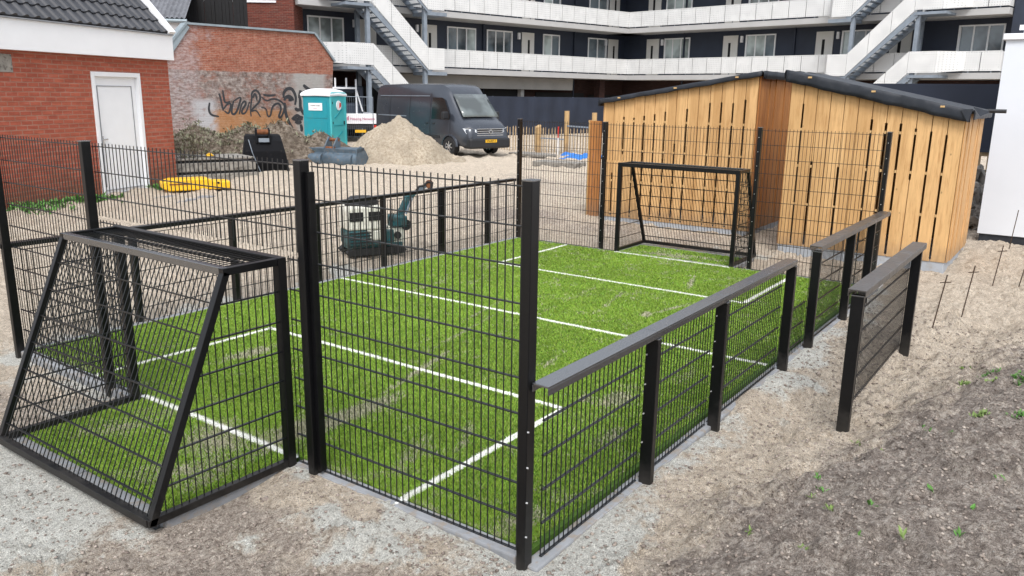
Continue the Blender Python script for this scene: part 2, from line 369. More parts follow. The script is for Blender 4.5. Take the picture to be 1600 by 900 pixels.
def height(x, y):
    x = np.asarray(x, float); y = np.asarray(y, float)
    d = paved(x, y)
    h = -.06+.018*np.exp(-((y+.12)/.2)**2)*(y < 0)+.3*np.maximum(sst(y, 7, 12.5), sst(x, 13, 18))+.05*sst(y, 5.9, 6.6)+.05*sst(x, 8.5, 9.5)
    bd = bankd(x, y); h = h+.30*sst(bd, -.05, 1.4)*sst(12-x, 0, 6)+.5*sst(bd, 1.2, 3.0)*sst(3-x, 0, 5)
    h = h+.035*sst(-y-.45-.18*x, 0.0, .3)*sst(3.5+.6*x+y, 0, 1)   # small spill lip
    rough = sst(d, .0, .5)
    far = sst(np.hypot(x, y), 25, 45)
    h = h+(.10*fbm(x*.55, y*.55, 4, 1)+.055*fbm(x*2.2, y*2.2, 4, 2)+.10*np.abs(fbm(x*5, y*5, 5, 9, .65))+.045*fbm(x*15, y*15, 3, 19, .7)+.05*sst(fbm(x*3+5, y*3, 5, 29, .65), .05, .2))*rough*(1-far)
    h = h+dents(x, y)*rough-.10*np.exp(-((bd+.30)/.26)**2)*sst(x, 1.2, 3)*sst(10-x, 0, 2)-.015*np.exp(-((x-3.0)/.4)**2-((y+.95)/.3)**2)
    # wheel / shovel tracks along the long side and towards the van
    h = h-.03*np.exp(-((y+.75+.12*x)/.16)**2)*sst(x, .5, 2)*sst(8-x, 0, 2)
    h = h+.02*np.sin((x*.5-y*.87)*9+2*fbm(x, y, 3, 4))*sst(y, 8, 10)*sst(26-y, 0, 6)*(1-far)
    h = h+(.062+.07*fbm(x*3, y*3, 5, 33))*np.exp(-((x+.1)/.28)**2)*sst(y, -.1, .4)*sst(2.2-y, 0, .3)+(.012+.14*np.clip(fbm(x*1.9, y*1.9, 4, 35)+.05, 0, 1))*np.exp(-((y+.15)/.12)**2)*sst(x, .2, .6)*sst(8-x, 0, 1)+.02*np.exp(-((x+1.05)/.25)**2)*sst(y, 1.7, 2)
    h = np.where(d < 0, -.2, h-.012*(1-rough))
    return h
def hz(x, y): return float(height(np.array([x]), np.array([y]))[0])
def axis(segs):
    out = [segs[0][0]]
    for a, b, st in segs:
        n = max(1, int(round((b-a)/st))); out += list(np.linspace(a, b, n+1)[1:])
    return np.array(out)
gx = axis([(-900, -60, 120), (-60, -6, 3), (-6, -2.4, .12), (-2.4, 3, .024), (3, 8, .036), (8, 14, .05), (14, 28, .14), (28, 60, 1.2), (60, 900, 120)])
gy = axis([(-900, -60, 120), (-60, -5, 3), (-5, -2.8, .08), (-2.8, 2.6, .024), (2.6, 6.6, .05), (6.6, 13, .07), (13, 26, .14), (26, 60, 1.2), (60, 900, 120)])
X, Y = np.meshgrid(gx, gy, indexing='ij'); Z = height(X, Y)
def mesh_from_arrays(name, co, quads):
    me = bpy.data.meshes.new(name); me.vertices.add(len(co)); me.vertices.foreach_set('co', co.astype(np.float32).ravel())
    k = quads.shape[1]; me.loops.add(quads.size); me.loops.foreach_set('vertex_index', quads.astype(np.int32).ravel())
    me.polygons.add(len(quads)); me.polygons.foreach_set('loop_start', np.arange(0, quads.size, k, dtype=np.int32))
    me.update(calc_edges=True); return me
nx, ny = X.shape; idx = np.arange(nx*ny).reshape(nx, ny)
quads = np.stack([idx[:-1, :-1], idx[1:, :-1], idx[1:, 1:], idx[:-1, 1:]], -1).reshape(-1, 4)
cx = (X[:-1, :-1]+X[1:, 1:])/2; cy = (Y[:-1, :-1]+Y[1:, 1:])/2
keep = (rectd(cx, cy, -.0, 8.15, -.02, 5.88) > -.25).reshape(-1)
gme = mesh_from_arrays('ground', np.stack([X, Y, Z], -1).reshape(-1, 3), quads[keep])
gme.polygons.foreach_set('use_smooth', np.ones(len(gme.polygons), bool))
d = paved(X, Y)
dark = sst(bankd(X, Y)+.7*fbm(X*1.7, Y*1.7, 5, 21, .6), -.15, .75)*.85*sst(14-X, 0, 4)
# darker trampled soil in front of the near end
df = sst(.9*fbm(X*1.1+3, Y*1.1, 5, 31)+.32-np.abs(X+1.0)*.12, .12, .34)*sst(-X, .1, .6)*(Y < 6)
left = sst(Y, 1.9, 2.3)*sst(-X, .95, 1.1)
pale = sst(.55-np.abs(d)*.85+1.5*fbm(X*1.6, Y*1.6, 7, 41, .65), .15, .75)*(d > 0)
pale_goal = 1.15*np.exp(-(((X+1.6)/.8)**2+((Y-3.1)/1.2)**2)*1.0)
pale_p0 = np.exp(-(((X-.2)/.9)**2+((Y+.28)/.3)**2))+np.exp(-(((X+.45)/.4)**2+((Y-.8)/.75)**2))*.9
pale = np.maximum.reduce([pale*.75, sst(pale_goal+.7*fbm(X*2.5, Y*2.5, 7, 51, .65), .2, .85), sst(pale_p0+1.3*fbm(X*3, Y*3, 7, 52, .65), .3, 1.0)])
df = df*(1-pale); brown = np.maximum(df*.85, sst(fbm(X*.9, Y*.9, 5, 61), .12, .3)*.2)
wet = sst(fbm(X*.35+9, Y*.35, 4, 71)+.0, .08, .3)*sst(Y+X*.3, 9, 12)*.5
shedwet = (np.exp(-((X-9.9)/.9)**2)*sst(Y, 1.8, 3)*sst(9-Y, 0, 2)*.8+np.exp(-((Y-6.9-.15*X)/.5)**2)*sst(X, 5, 9)*.45)*(.6+1.2*fbm(X*1.5, Y*1.5, 4, 55))+np.exp(-(((X-10.3)/1.2)**2+((Y-7.2)/.9)**2))*.6
colr = np.stack([dark, pale, np.maximum.reduce([brown, wet, shedwet]), np.ones_like(dark)], -1).reshape(-1, 4).astype(np.float32)
at = gme.color_attributes.new('zones', 'FLOAT_COLOR', 'POINT'); at.data.foreach_set('color', colr.ravel())
def ground_mat():
    t = NT('sandy_ground', .95, 0, .15); a = t.n('ShaderNodeAttribute', attribute_name='zones')
    s = t.n('ShaderNodeSeparateColor'); t.l(a.outputs['Color'], s.inputs[0]); dk, pl, br = s.outputs[0], s.outputs[1], s.outputs[2]
    co = t.co; f = t.noise(30, 9, .78); m = t.noise(7, 10, .75); g = t.noise(120, 4, .7)
    sand = t.ramp(f, [(.36, (.34, .275, .21)), (.47, (.61, .52, .415)), (.62, (.77, .685, .575))])
    sand = t.mix(t.rng(m, .44, .60, 0, .42), sand, (.36, .29, .225))
    soil = t.ramp(f, [(.36, (.125, .10, .084)), (.49, (.375, .322, .277)), (.62, (.61, .55, .49))])
    soil = t.mix(t.rng(m, .44, .58, 0, .55), soil, (.11, .085, .073))
    brn = t.ramp(f, [(.36, (.15, .12, .10)), (.49, (.40, .338, .285)), (.62, (.63, .56, .485))])
    pal = t.ramp(f, [(.34, (.30, .28, .245)), (.44, (.58, .57, .52)), (.62, (.76, .755, .70))])
    c = t.mix(t.rng(t.math('ADD', br, t.math('MULTIPLY', t.math('SUBTRACT', m, .5), .6)), .25, .75), sand, brn)
    c = t.mix(t.rng(t.math('ADD', dk, t.math('MULTIPLY', t.math('SUBTRACT', m, .5), 1.6)), .25, .75), c, soil)
    c = t.mix(t.rng(t.math('ADD', pl, t.math('MULTIPLY', t.math('SUBTRACT', f, .5), .9)), .32, .62), c, pal)
    v = t.n('ShaderNodeTexVoronoi'); v.inputs['Scale'].default_value = 42; v.inputs['Randomness'].default_value = 1; t.l(t.co, v.inputs['Vector'])
    w = t.n('ShaderNodeTexWhiteNoise'); t.l(v.outputs['Position'], w.inputs['Vector'])
    peb = t.math('MULTIPLY', t.rng(v.outputs['Distance'], .18, .3, 1, 0), t.math('GREATER_THAN', w.outputs['Value'], .86))
    c = t.mix(t.math('MULTIPLY', peb, .45), c, t.mix(w.outputs['Value'], (.02, .015, .012), (.1, .075, .06)))
    peb2 = t.math('MULTIPLY', t.rng(v.outputs['Distance'], .12, .22, 1, 0), t.math('LESS_THAN', w.outputs['Value'], .03))
    c = t.mix(t.math('MULTIPLY', peb2, .8), c, (.6, .58, .54))
    gr = t.rng(t.noise(150, 3, .8), .36, .64, .5, 1.5); hv = t.n('ShaderNodeMix', data_type='RGBA', blend_type='MULTIPLY'); hv.inputs[0].default_value = 1; t.l(c, hv.inputs[6]); t.l(t.comb(gr, gr, gr), hv.inputs[7]); c = hv.outputs[2]
    t.color(c)
    h = t.math('ADD', t.math('MULTIPLY', f, 1.0), t.math('ADD', t.math('MULTIPLY', g, .35), t.math('MULTIPLY', peb, .4)))
    t.bump(h, 1.0, .035); return t.m
M['ground'] = ground_mat(); gme.materials.append(M['ground'])
go = bpy.data.objects.new('ground', gme); COL.objects.link(go); tag(go, kind='structure')

# loose clods and stones on the near ground
def clods(n, seed):
    r = np.random.default_rng(seed); base = np.array([(0, 0, 1), (1, 0, 0), (0, 1, 0), (-1, 0, 0), (0, -1, 0), (0, 0, -1)], float)
    tri = np.array([(0, 1, 2), (0, 2, 3), (0, 3, 4), (0, 4, 1), (5, 2, 1), (5, 3, 2), (5, 4, 3), (5, 1, 4)])
    dd = r.random(n)**.8; x = -2.2+9.5*dd; y = -2.5+r.random(n)*(3.2+0*dd)
    m = r.random(n) < .35; x[m] = -2.4+r.random(m.sum())*2.6; y[m] = -2+r.random(m.sum())*7
    k = (paved(x, y) > .09); x, y = x[k], y[k]; n = len(x)
    s = (.0025+.012*r.random(n)**5+.022*(r.random(n) < .004)*r.random(n)); z = height(x, y)+s*.2
    v = base[None]*s[:, None, None]*(.6+.8*r.random((n, 6, 1)))*np.array([1.2, 1.2, .7]); a = r.random(n)*6.28
    ca, sa = np.cos(a)[:, None], np.sin(a)[:, None]; vx = v[:, :, 0]*ca-v[:, :, 1]*sa; vy = v[:, :, 0]*sa+v[:, :, 1]*ca
    co = np.stack([vx+x[:, None], vy+y[:, None], v[:, :, 2]+z[:, None]], -1).reshape(-1, 3)
    f = (tri[None]+6*np.arange(n)[:, None, None]).reshape(-1, 3); return mesh_from_arrays('soil_crumbs', co, f)
tcl = NT('soil_crumb', .95, 0, .1); tcl.color(tcl.ramp(tcl.noise(9, 4, .8), [(.35, (.13, .105, .09)), (.5, (.26, .22, .19)), (.65, (.42, .37, .32))]))
cme = clods(52000, 3); cme.materials.append(tcl.m); co_ = bpy.data.objects.new('soil_crumbs', cme); COL.objects.link(co_)
tag(co_, 'loose crumbs of soil and small stones lying on the sandy ground', 'soil crumbs', kind='stuff')

# ------------------------------------------------------------------ pitch
SPOTS = [(.75, 2.22, .65, .11, 1.0, 0), (.35, 2.3, .35, .2, .8, 0), (1.9, 2.5, .8, .035, .75, .25), (3.1, 2.95, .9, .03, .55, .2), (1.25, 4.08, .3, .1, .9, 0), (4.9, 1.73, .13, .07, 1.0, .3), (2.36, .73, .22, .11, 1.0, 0), (2.2, .95, .12, .05, .8, .3),
         (5.3, 1.62, .35, .04, .7, -.2), (5.2, 2.35, .5, .04, .5, .2), (3.85, 3.3, .7, .03, .5, .2), (4.3, 4.6, .5, .04, .4, .1), (6.8, 2.0, .4, .04, .6, .3), (8.35, 3.05, .12, .4, .8, 0), (8.5, 2.6, .1, .5, .6, 0), (.5, 1.35, .3, .1, .5, .4), (1.0, 1.25, .3, .05, .5, .5), (-.6, 2.4, .25, .25, .55, 0), (-.2, 2.6, .3, .3, .5, 0), (1.2, 3.4, .35, .04, .5, .1),
         (1.7, .4, .3, .1, .5, .1), (2.9, 1.7, .3, .03, .5, .2), (.3, .25, .3, .1, .5, 0), (3.3, .5, .2, .08, .4, 0), (-.5, 3.4, .3, .2, .4, 0)]
def sandmask(x, y):
    m = np.zeros_like(x)
    n = fbm(x*6, y*6, 4, 81)
    for sx, sy, rx, ry, st, ang in SPOTS:
        c, s = math.cos(ang), math.sin(ang); dx = (x-sx)*c+(y-sy)*s; dy = -(x-sx)*s+(y-sy)*c
        m = np.maximum(m, 1.5*st*np.exp(-((dx/rx)**2+(dy/ry)**2)*1.2))
    edge = np.exp(-np.minimum(np.abs(y), np.minimum(np.abs(x), 9))/.14)*.4
    seam = .22*np.exp(-((y-(2.2+.12*x))/.035)**2)+.12*np.exp(-((y-4.05)/.03)**2)
    return np.clip(m*1.15+edge+seam+n*1.15-.17+.10*sst(x, 3, 7), 0, 1)
LW = .029
LINES = [(1.9, 1.9, .97, 4.63), (0, 1.9, .97, .97), (0, 1.9, 4.63, 4.63), (.03, .03, 1.98, 3.84), (4.0, 4.0, .06, 5.8), (6.15, 6.15, 1.03, 4.80), (6.15, 8.08, 4.80, 4.80), (6.15, 8.08, 1.03, 1.03), (8.08, 8.08, 1.98, 3.85)]
def linemask(x, y):
    m = np.zeros(x.shape, bool); wob = .012*fbm(x*2.5, y*2.5, 3, 91)*2
    for a, b, c, e in LINES: m |= (rectd(x+wob, y+wob, a-LW, b+LW, c-LW, e+LW) < 0)
    return m
def turf_mat():
    t = NT('artificial_turf', .8, 0, .2); n = t.noise(170, 3, .6); m = t.noise(1.3, 5)
    c = t.ramp(n, [(.3, (.028, .07, .008)), (.7, (.085, .165, .022))]); c = t.mix(t.rng(m, .35, .7, 0, .3), c, (.07, .12, .015)); t.color(c); t.bump(n, .8, .01); return t.m
M['turf'] = turf_mat()
o = MB().box(.035, 8.1, .017, 5.82, -.15, -.008).build('turf', M['turf']); tag(o, kind='structure')
o = MB().box(-.93, .045, 1.98, 3.80, -.15, -.009).build('turf', M['turf']); tag(o, kind='structure')
o = MB().box(8.1, 8.92, 1.98, 3.84, -.15, -.009).build('turf', M['turf']); tag(o, kind='structure')
def blades():
    r = np.random.default_rng(5); N = 700000
    u = r.random(N); x = 8.05*u**1.45+.05; y = .05+5.76*r.random(N)
    # denser towards the near side
    k = r.random(N) < np.clip(1.25-.085*y, .4, 1); x, y = x[k], y[k]
    g1 = int(42000); xa = -.93+.97*r.random(g1); ya = 1.98+1.82*r.random(g1); g2 = 7000; xb = 8.1+.82*r.random(g2); yb = 1.98+1.86*r.random(g2)
    x = np.concatenate([x, xa, xb]); y = np.concatenate([y, ya, yb]); N = len(x)
    sm = sandmask(x, y); ln = linemask(x, y)
    keepm = r.random(N) > sm*.25; x, y, sm, ln = x[keepm], y[keepm], sm[keepm], ln[keepm]; N = len(x)
    dist = np.hypot(x+3.2, y+2.2); w = .0013+.0009*dist*.42; h = .013+.010*r.random(N); h = np.where(ln, h*.75, h)
    a = r.random(N)*math.pi; lean = .35+.9*r.random(N); la = r.random(N)*6.28
    # pile direction: bands leaning alternately
    band = np.where(np.floor((y+.2)/2.0) % 2 == 0, 1, -1); lx = np.cos(la)*lean; ly = np.sin(la)*lean
    p0 = np.stack([x-np.cos(a)*w, y-np.sin(a)*w, np.full(N, -.009)], -1); p1 = np.stack([x+np.cos(a)*w, y+np.sin(a)*w, np.full(N, -.009)], -1)
    p2 = np.stack([x+lx*h, y+ly*h, -.009+h], -1)
    co = np.stack([p0, p1, p2], 1).reshape(-1, 3); f = np.arange(3*N).reshape(-1, 3)
    me = mesh_from_arrays('grass_blades', co, f)
    base = np.array([.200, .340, .040]); v = .68+.60*r.random((N, 1)); big = 1+.35*fbm(x*.9, y*.9, 4, 95)[:, None]+.25*fbm(x*5, y*5, 3, 96)[:, None]
    c = base*v*big; c[:, 0] *= (.85+.4*r.random(N)); 
    s = (r.random(N) < sm*1.0)[:, None]; c = np.where(s, np.array([.44, .42, .30])*(.7+.5*r.random((N, 1))), c)
    thatch = (r.random(N) < .05)[:, None]; c = np.where(thatch, np.array([.30, .33, .12]), c)
    wl = (ln & (r.random(N) < .93))[:, None]; c = np.where(wl, np.array([.80, .80, .76])*(.85+.2*r.random((N, 1))), c)
    c4 = np.ones((N, 3, 4), np.float32); c4[:, :, :3] = c[:, None, :]
    at = me.color_attributes.new('tint', 'FLOAT_COLOR', 'POINT'); at.data.foreach_set('color', c4.ravel()); return me
bme = blades(); tb = NT('turf_blade', .6, 0, .25); ab = tb.n('ShaderNodeAttribute', attribute_name='tint'); tb.color(ab.outputs['Color'])
bme.materials.append(tb.m); bo = bpy.data.objects.new('grass_blades', bme); COL.objects.link(bo)
tag(bo, 'bright green artificial grass pile with brushed in sand covering the fenced pitch', 'artificial grass', kind='stuff')
for a, b, c, e in LINES:
    o = MB().box(a-LW, b+LW, c-LW, e+LW, -.0075, -.004).build('pitch_line', M['line']); tag(o, kind='structure')
# kerbs in 1 m lengths with joints
def kerb(p, q, w=.10, z0=-.3, z1=-.004, side=1):
    m = MB(); p, q = Vector((*p, 0)), Vector((*q, 0)); L = (q-p).length; dv = (q-p)/L; n = max(1, round(L)); 
    for i in range(n):
        a = p+dv*(L*i/n+.003); b = p+dv*(L*(i+1)/n-.003); j = random.uniform(-.0025, .0025)
        m.beam((a.x, a.y, (z0+z1)/2+j), (b.x, b.y, (z0+z1)/2+j), w, z1-z0)
    o = m.build('kerb', M['concrete'], bevel=.012); tag(o, kind='structure')
kerb((-.055, -.038), (8.2, -.038), .105, z1=-.034); kerb((-.055, 5.88), (8.2, 5.88), .11)
kerb((-.008, .045), (-.008, 1.90), .105); kerb((-.008, 3.88), (-.008, 5.82), .105)
kerb((8.15, .045), (8.15, 5.82), .10)
kerb((-.98, 1.94), (-.02, 1.94), .09); kerb((-.98, 3.84), (-.02, 3.84), .09); kerb((-.975, 1.99), (-.975, 3.79), .10)
kerb((8.2, 1.94), (8.96, 1.94), .09); kerb((8.2, 3.88), (8.96, 3.88), .09); kerb((8.96, 1.9), (8.96, 3.92), .09)

# ------------------------------------------------------------------ fences
def wires(m, p, q, z0, z1, off=Vector((0, 0, 0)), vs=.05, hs=.2, rv=.0026, rh=.0030, barb=.028, zb=None):
    """double-rod mesh between p and q (xy); twin horizontals every hs, single verticals every vs"""
    p, q = Vector((*p, 0))+off, Vector((*q, 0))+off; L = (q-p).length; d = (q-p)/L; nrm = Vector((-d.y, d.x, 0)); n = int(round(L/vs))
    for i in range(n+1):
        a = p+d*min(L, max(0, (L-n*vs)/2+i*vs)); m.beam((a.x, a.y, z0), (a.x, a.y, z1+barb), rv*2, rv*2, (1, 0, 0))
    k = int(round((z1-z0)/hs))
    for i in range(k+1):
        z = z1-i*hs
        if z < z0-.01: break
        for sgn in (-1, 1):
            a, b = p+nrm*sgn*(rv+rh), q+nrm*sgn*(rv+rh); m.beam((a.x, a.y, z), (b.x, b.y, z), rh*2, rh*2)
    return m
def bolt_proto(parent, loc):
    return MB().cyl(loc, (0, 0, 1), .006, .008, 8)
def post(parent, x, y, z0, z1, wx=.06, wy=.06, capw=None, bolts=None, clamp=None):
    m = MB().box(x-wx/2, x+wx/2, y-wy/2, y+wy/2, z0, z1)
    o = m.build('post', M['black_steel'], parent, bevel=.004)
    c = MB().box(x-wx/2-.003, x+wx/2+.003, y-wy/2-.003, y+wy/2+.003, z1-.001, z1+.008).build('post_cap', M['rail_steel'], o, bevel=.002)
    if clamp:
        sx, sy, w, cz1 = clamp; MB().box(x+sx-.004-abs(w[0]), x+sx+.004+abs(w[0]), y+sy-.004-abs(w[1]), y+sy+.004+abs(w[1]), .02, cz1).build('clamp_strip', M['black_steel'], o)
    if bolts:
        face, step, zt = bolts; z = zt
        while z > .05:
            c = Vector((x, y, z))+Vector(face[:3]); 
            MB().cyl(c, face[3], .005, .012, 8).build('bolt', M['bolt'], o); z -= step
    return o
def tall_end(name, x, outsign, label, gx_far, ys, far):
    """one end of the cage: four tall posts, meshes at both sides of the goal and above it"""
    t = empty(name, (0, 0, 0), label=label, cat='fence'); yc = ys
    for y in yc:
        bf = ((0, .032 if False else -.005, 0, (outsign, 0, 0)))
        face = (-.038, 0, 0, (-1, 0, 0)) if far else (-.03, -.03, 0, (0, -1, 0))
        yy = y
        post(t, x+outsign*.047, yy, -.3, 2.035, .072, .056, bolts=(face, .2, 1.9 if far else .75) if (far or y < .1) else None,
             clamp=(-outsign*.02, -.046 if y > .1 else 0, (.02, .012), 1.97) if (not far and 1 < y < 2) else None)
    m = MB(); wires(m, (x, yc[0]+.03), (x, yc[1]-.035), .0, 2.0); m.build('mesh_panel', M['wire'], t, fix=False)
    m = MB(); wires(m, (x, yc[2]+.03), (x, yc[3]-.03), .0, 2.0); m.build('mesh_panel', M['wire'], t, fix=False)
    m = MB(); wires(m, (x, yc[1]+.035), (x, yc[2]-.03), 1.45, 2.0)
    for z in (1.6-.0,): pass
    m.build('mesh_panel', M['wire'], t, fix=False)
    m = MB(); wires(m, (x, yc[1]+.035), (x, 1.895), .0, 1.4, barb=.02); m.build('mesh_panel', M['wire'], t, fix=False)
    m = MB(); wires(m, (x, 3.905), (x, yc[2]-.03), .0, 1.4, barb=.02); m.build('mesh_panel', M['wire'], t, fix=False)
    return t
tall_end('end_fence', 0.0, -1, 'tall black mesh fence round the nearest goal, its corner post closest to the camera', None, (0.0, 1.675, 4.23, 5.87), False)
tall_end('end_fence', 8.15, 1, 'tall black mesh fence behind the pitch in front of the wooden sheds', None, (0.0, 1.70, 4.20, 5.87), True)

# far long side: low fence with rail
t = empty('side_fence', label='low black rail fence along the far pitch side next to the small teal machine', cat='fence')
for x in (1.2, 2.42, 3.7, 4.92, 6.2, 7.37): post(t, x, 5.93, -.3, .985, .06, .07)
MB().box(-.09, 8.12, 5.87, 5.965, .985, 1.03).build('rail', M['black_steel'], t, bevel=.004)
xs = [.05, 1.2, 2.42, 3.7, 4.92, 6.2, 7.37, 8.1]
for a, b in zip(xs, xs[1:]): wires(MB(), (a+.03, 5.88), (b-.03, 5.88), .0, .955, barb=.0).build('mesh_panel', M['wire'], t, fix=False)

# near long side: low fence, gap, low fence
t = empty('side_fence', label='low black mesh fence with wide flat top rail along the near long pitch side', cat='fence')
for x in (1.22, 2.385, 4.06): post(t, x, -.10, -.35, .955, .055, .085, bolts=((-.032, .03, 0, (-1, 0, 0)), .2, .85) if x < 3 else None)
def caprail(parent, x0, x1, y0, y1, zt, mat=None, h=.05, joints=()):
    m = MB().box(x0, x1, y0, y1, zt-.012, zt).box(x0, x1, y0, y0+.006, zt-h, zt-.012).box(x0, x1, y1-.006, y1, zt-h, zt-.012)
    for j in joints: m.box(j-.003, j+.003, y0-.0015, y1+.0015, zt-h-.0015, zt+.0015)
    return m.build('rail', mat or M['rail_steel'], parent, bevel=.002)
caprail(t, -.055, 4.10, -.135, -.032, 1.015, joints=(1.19, 2.36))
xs = [.03, 1.22, 2.385, 4.06]
for a, b in zip(xs, xs[1:]): wires(MB(), (a+.03, -.035), (b-.03, -.035), -.03, .97, barb=.0).build('mesh_panel', M['wire'], t, fix=False)
wires(MB(), (4.09, -.035), (4.86, -.035), -.03, .45, barb=.025).build('low_mesh_panel', M['wire'], t, fix=False)
for x in (4.89, 6.27, 7.28): post(t, x, -.10, -.35, .965, .055, .085)
caprail(t, 4.84, 8.05, -.15, -.03, 1.03, M['rail_reflect_brown'])
xs = [4.89, 6.27, 7.28, 8.12]
for a, b in zip(xs, xs[1:]): wires(MB(), (a+.03, -.035), (b-.03, -.035), -.03, .97, barb=.0).build('mesh_panel', M['wire'], t, fix=False)

# free-standing screen panel in front of the opening
t = empty('entrance_panel', label='free standing low mesh panel outside the opening, with brown reflection-tinted rail and white sticker', cat='fence')
post(t, 3.05, -.90, -.4, 1.0, .06, .09); post(t, 5.5, -.90, -.4, 1.0, .06, .09)
caprail(t, 2.98, 5.58, -.965, -.835, 1.06, M['rail_reflect_brown'], .055)
wires(MB(), (3.08, -.85), (5.47, -.85), .0, 1.0, barb=.0).build('mesh_panel', M['wire'], t, fix=False)
MB().box(3.96, 4.10, -.872, -.867, .885, 1.0).build('sticker', M['paper'], t)
MB().box(3.25, 3.42, -.872, -.866, .80, .93).build('fixing_plate', M['black_steel'], t)

# goals
def goal(name, label, x0, sg, ya, yb):
    """x0 = goal mouth plane, sg = direction the goal reaches back"""
    t = empty(name, (x0, (ya+yb)/2, 0), label=label, cat='goal'); hw = (yb-ya)/2; H = 1.42; D = 1.0; T = .40
    bw = .046
    for s in (-1, 1):
        MB().box(-.03, .03, s*hw-.03, s*hw+.03, -.06, H).build('goal_post', M['black_steel'], t, bevel=.004)
        MB().beam((sg*T, s*hw, H-.03), (sg*D, s*hw, 0.0), bw, bw, (0, 1, 0)).build('rear_strut', M['black_steel'], t, bevel=.003)
        MB().beam((sg*.03, s*hw, H-.026), (sg*(T+.026), s*hw, H-.026), bw, bw).build('top_side_bar', M['black_steel'], t, bevel=.003)
        MB().beam((sg*.03, s*hw, .022), (sg*(D+.02), s*hw, .022), bw, bw).build('base_bar', M['black_steel'], t, bevel=.003)
        m = MB(); ns = int(D/.05)
        for i in range(1, ns):                       # side net: vertical rods and horizontals
            xx = i*.05; zt = H-.05 if xx <= T else (H-.03)*(1-(xx-T)/(D-T))
            if zt > .06: m.beam((sg*xx, s*hw, .02), (sg*xx, s*hw, zt), .0055, .0055, (1, 0, 0))
        for k in range(1, 7):
            z = k*.2; xe = T+(D-T)*(1-z/(H-.03)) if z < H-.03 else T
            m.beam((0, s*(hw+.005), z), (sg*xe, s*(hw+.005), z), .0075, .0075); m.beam((0, s*(hw-.005), z), (sg*xe, s*(hw-.005), z), .0075, .0075)
        m.build('side_mesh', M['wire'], t, fix=False)
    MB().box(-.03, .03, -hw+.03, hw-.03, H-.06, H+.001).build('crossbar', M['black_steel'], t, bevel=.004)
    MB().beam((sg*T, -hw, H-.024), (sg*T, hw, H-.024), bw, bw).build('rear_top_bar', M['rail_steel'], t, bevel=.003)
    MB().beam((sg*D, -hw, .02), (sg*D, hw, .02), bw+.004, bw+.004).build('base_bar', M['black_steel'], t, bevel=.003)
    m = MB(); n = int(2*hw/.05); a0 = Vector((sg*T, 0, H-.03)); a1 = Vector((sg*D, 0, .02))
    for i in range(1, n): 
        y = -hw+i*.05; m.beam((a0.x, y, a0.z), (a1.x, y, a1.z), .0055, .0055, (0, 1, 0))
    nrm = Vector((a1.z-a0.z, 0, -(a1.x-a0.x))).normalized()
    for k in range(1, 8):
        p = a0.lerp(a1, k/7.6)
        for e in (-.0055, .0055): m.beam((p.x+nrm.x*e, -hw, p.z+nrm.z*e), (p.x+nrm.x*e, hw, p.z+nrm.z*e), .0075, .0075)
    m.build('rear_mesh', M['wire'], t, fix=False)
    m = MB()
    for i in range(1, n): y = -hw+i*.05; m.beam((0, y, H-.02), (sg*T, y, H-.02), .0055, .0055)
    for k in (.2,):
        for e in (-.0055, .0055): m.beam((sg*k, -hw, H-.02+e), (sg*k, hw, H-.02+e), .0075, .0075)
    m.build('top_mesh', M['wire'], t, fix=False)
    return t
goal('goal', 'black steel mesh goal in the left foreground, its sloping back towards the camera', -.07, -1, 1.90, 3.81)
goal('goal', 'black steel mesh goal at the far end of the pitch in front of the sheds', 8.15, 1, 1.95, 3.88)

# ------------------------------------------------------------------ timber sheds
def planks_wall(y_hi, y_lo, x, zb, ztop, n, slot=.036, th=.022, seed=1):
    """front wall of vertical boards in local coordinates; ztop(y) gives the sloping top; returns boards and battens"""
    r = random.Random(seed); m = MB(); b = []; w = (y_hi-y_lo)/n
    e = .0045; sl = slot/2; joints = []
    for i in range(n-1):
        zt_ = ztop(y_hi-(i+1)*w); hi = zt_-r.uniform(.34, .42); u = r.random(); lo = zb+.03
        joints.append(None if u < .14 else ((lo, hi) if u < .82 else ((hi-r.uniform(.2, .9), hi) if u < .92 else (lo, lo+r.uniform(.8, 1.5)))))
    for i in range(n):
        ya = y_hi-i*w; yb = ya-w; j = r.uniform(-.003, .003); R_ = joints[i] if i < n-1 else None; L_ = joints[i-1] if i > 0 else None; rw_ = sl*r.uniform(.75, 1.15)
        poly = [(ya-e, zb), (yb+e, zb)]+([(yb+e, R_[0]), (yb+rw_, R_[0]+.001), (yb+rw_, R_[1]-.001), (yb+e, R_[1])] if R_ else [])+[(yb+e, ztop(yb)), (ya-e, ztop(ya))]+([(ya-e, L_[1]), (ya-rw_, L_[1]-.001), (ya-rw_, L_[0]+.001), (ya-e, L_[0])] if L_ else [])
        m.prism([(x+j, y_, z_) for y_, z_ in poly], (th, 0, 0))
        if R_:
            for z in (.18, .82, 1.42, 1.98):
                if R_[0]+.03 < z < R_[1]-.06: b.append(MB().box(x+.004, x+th, yb-sl*.7, yb+sl*.7, z-.02, z+.02))
    return m, b
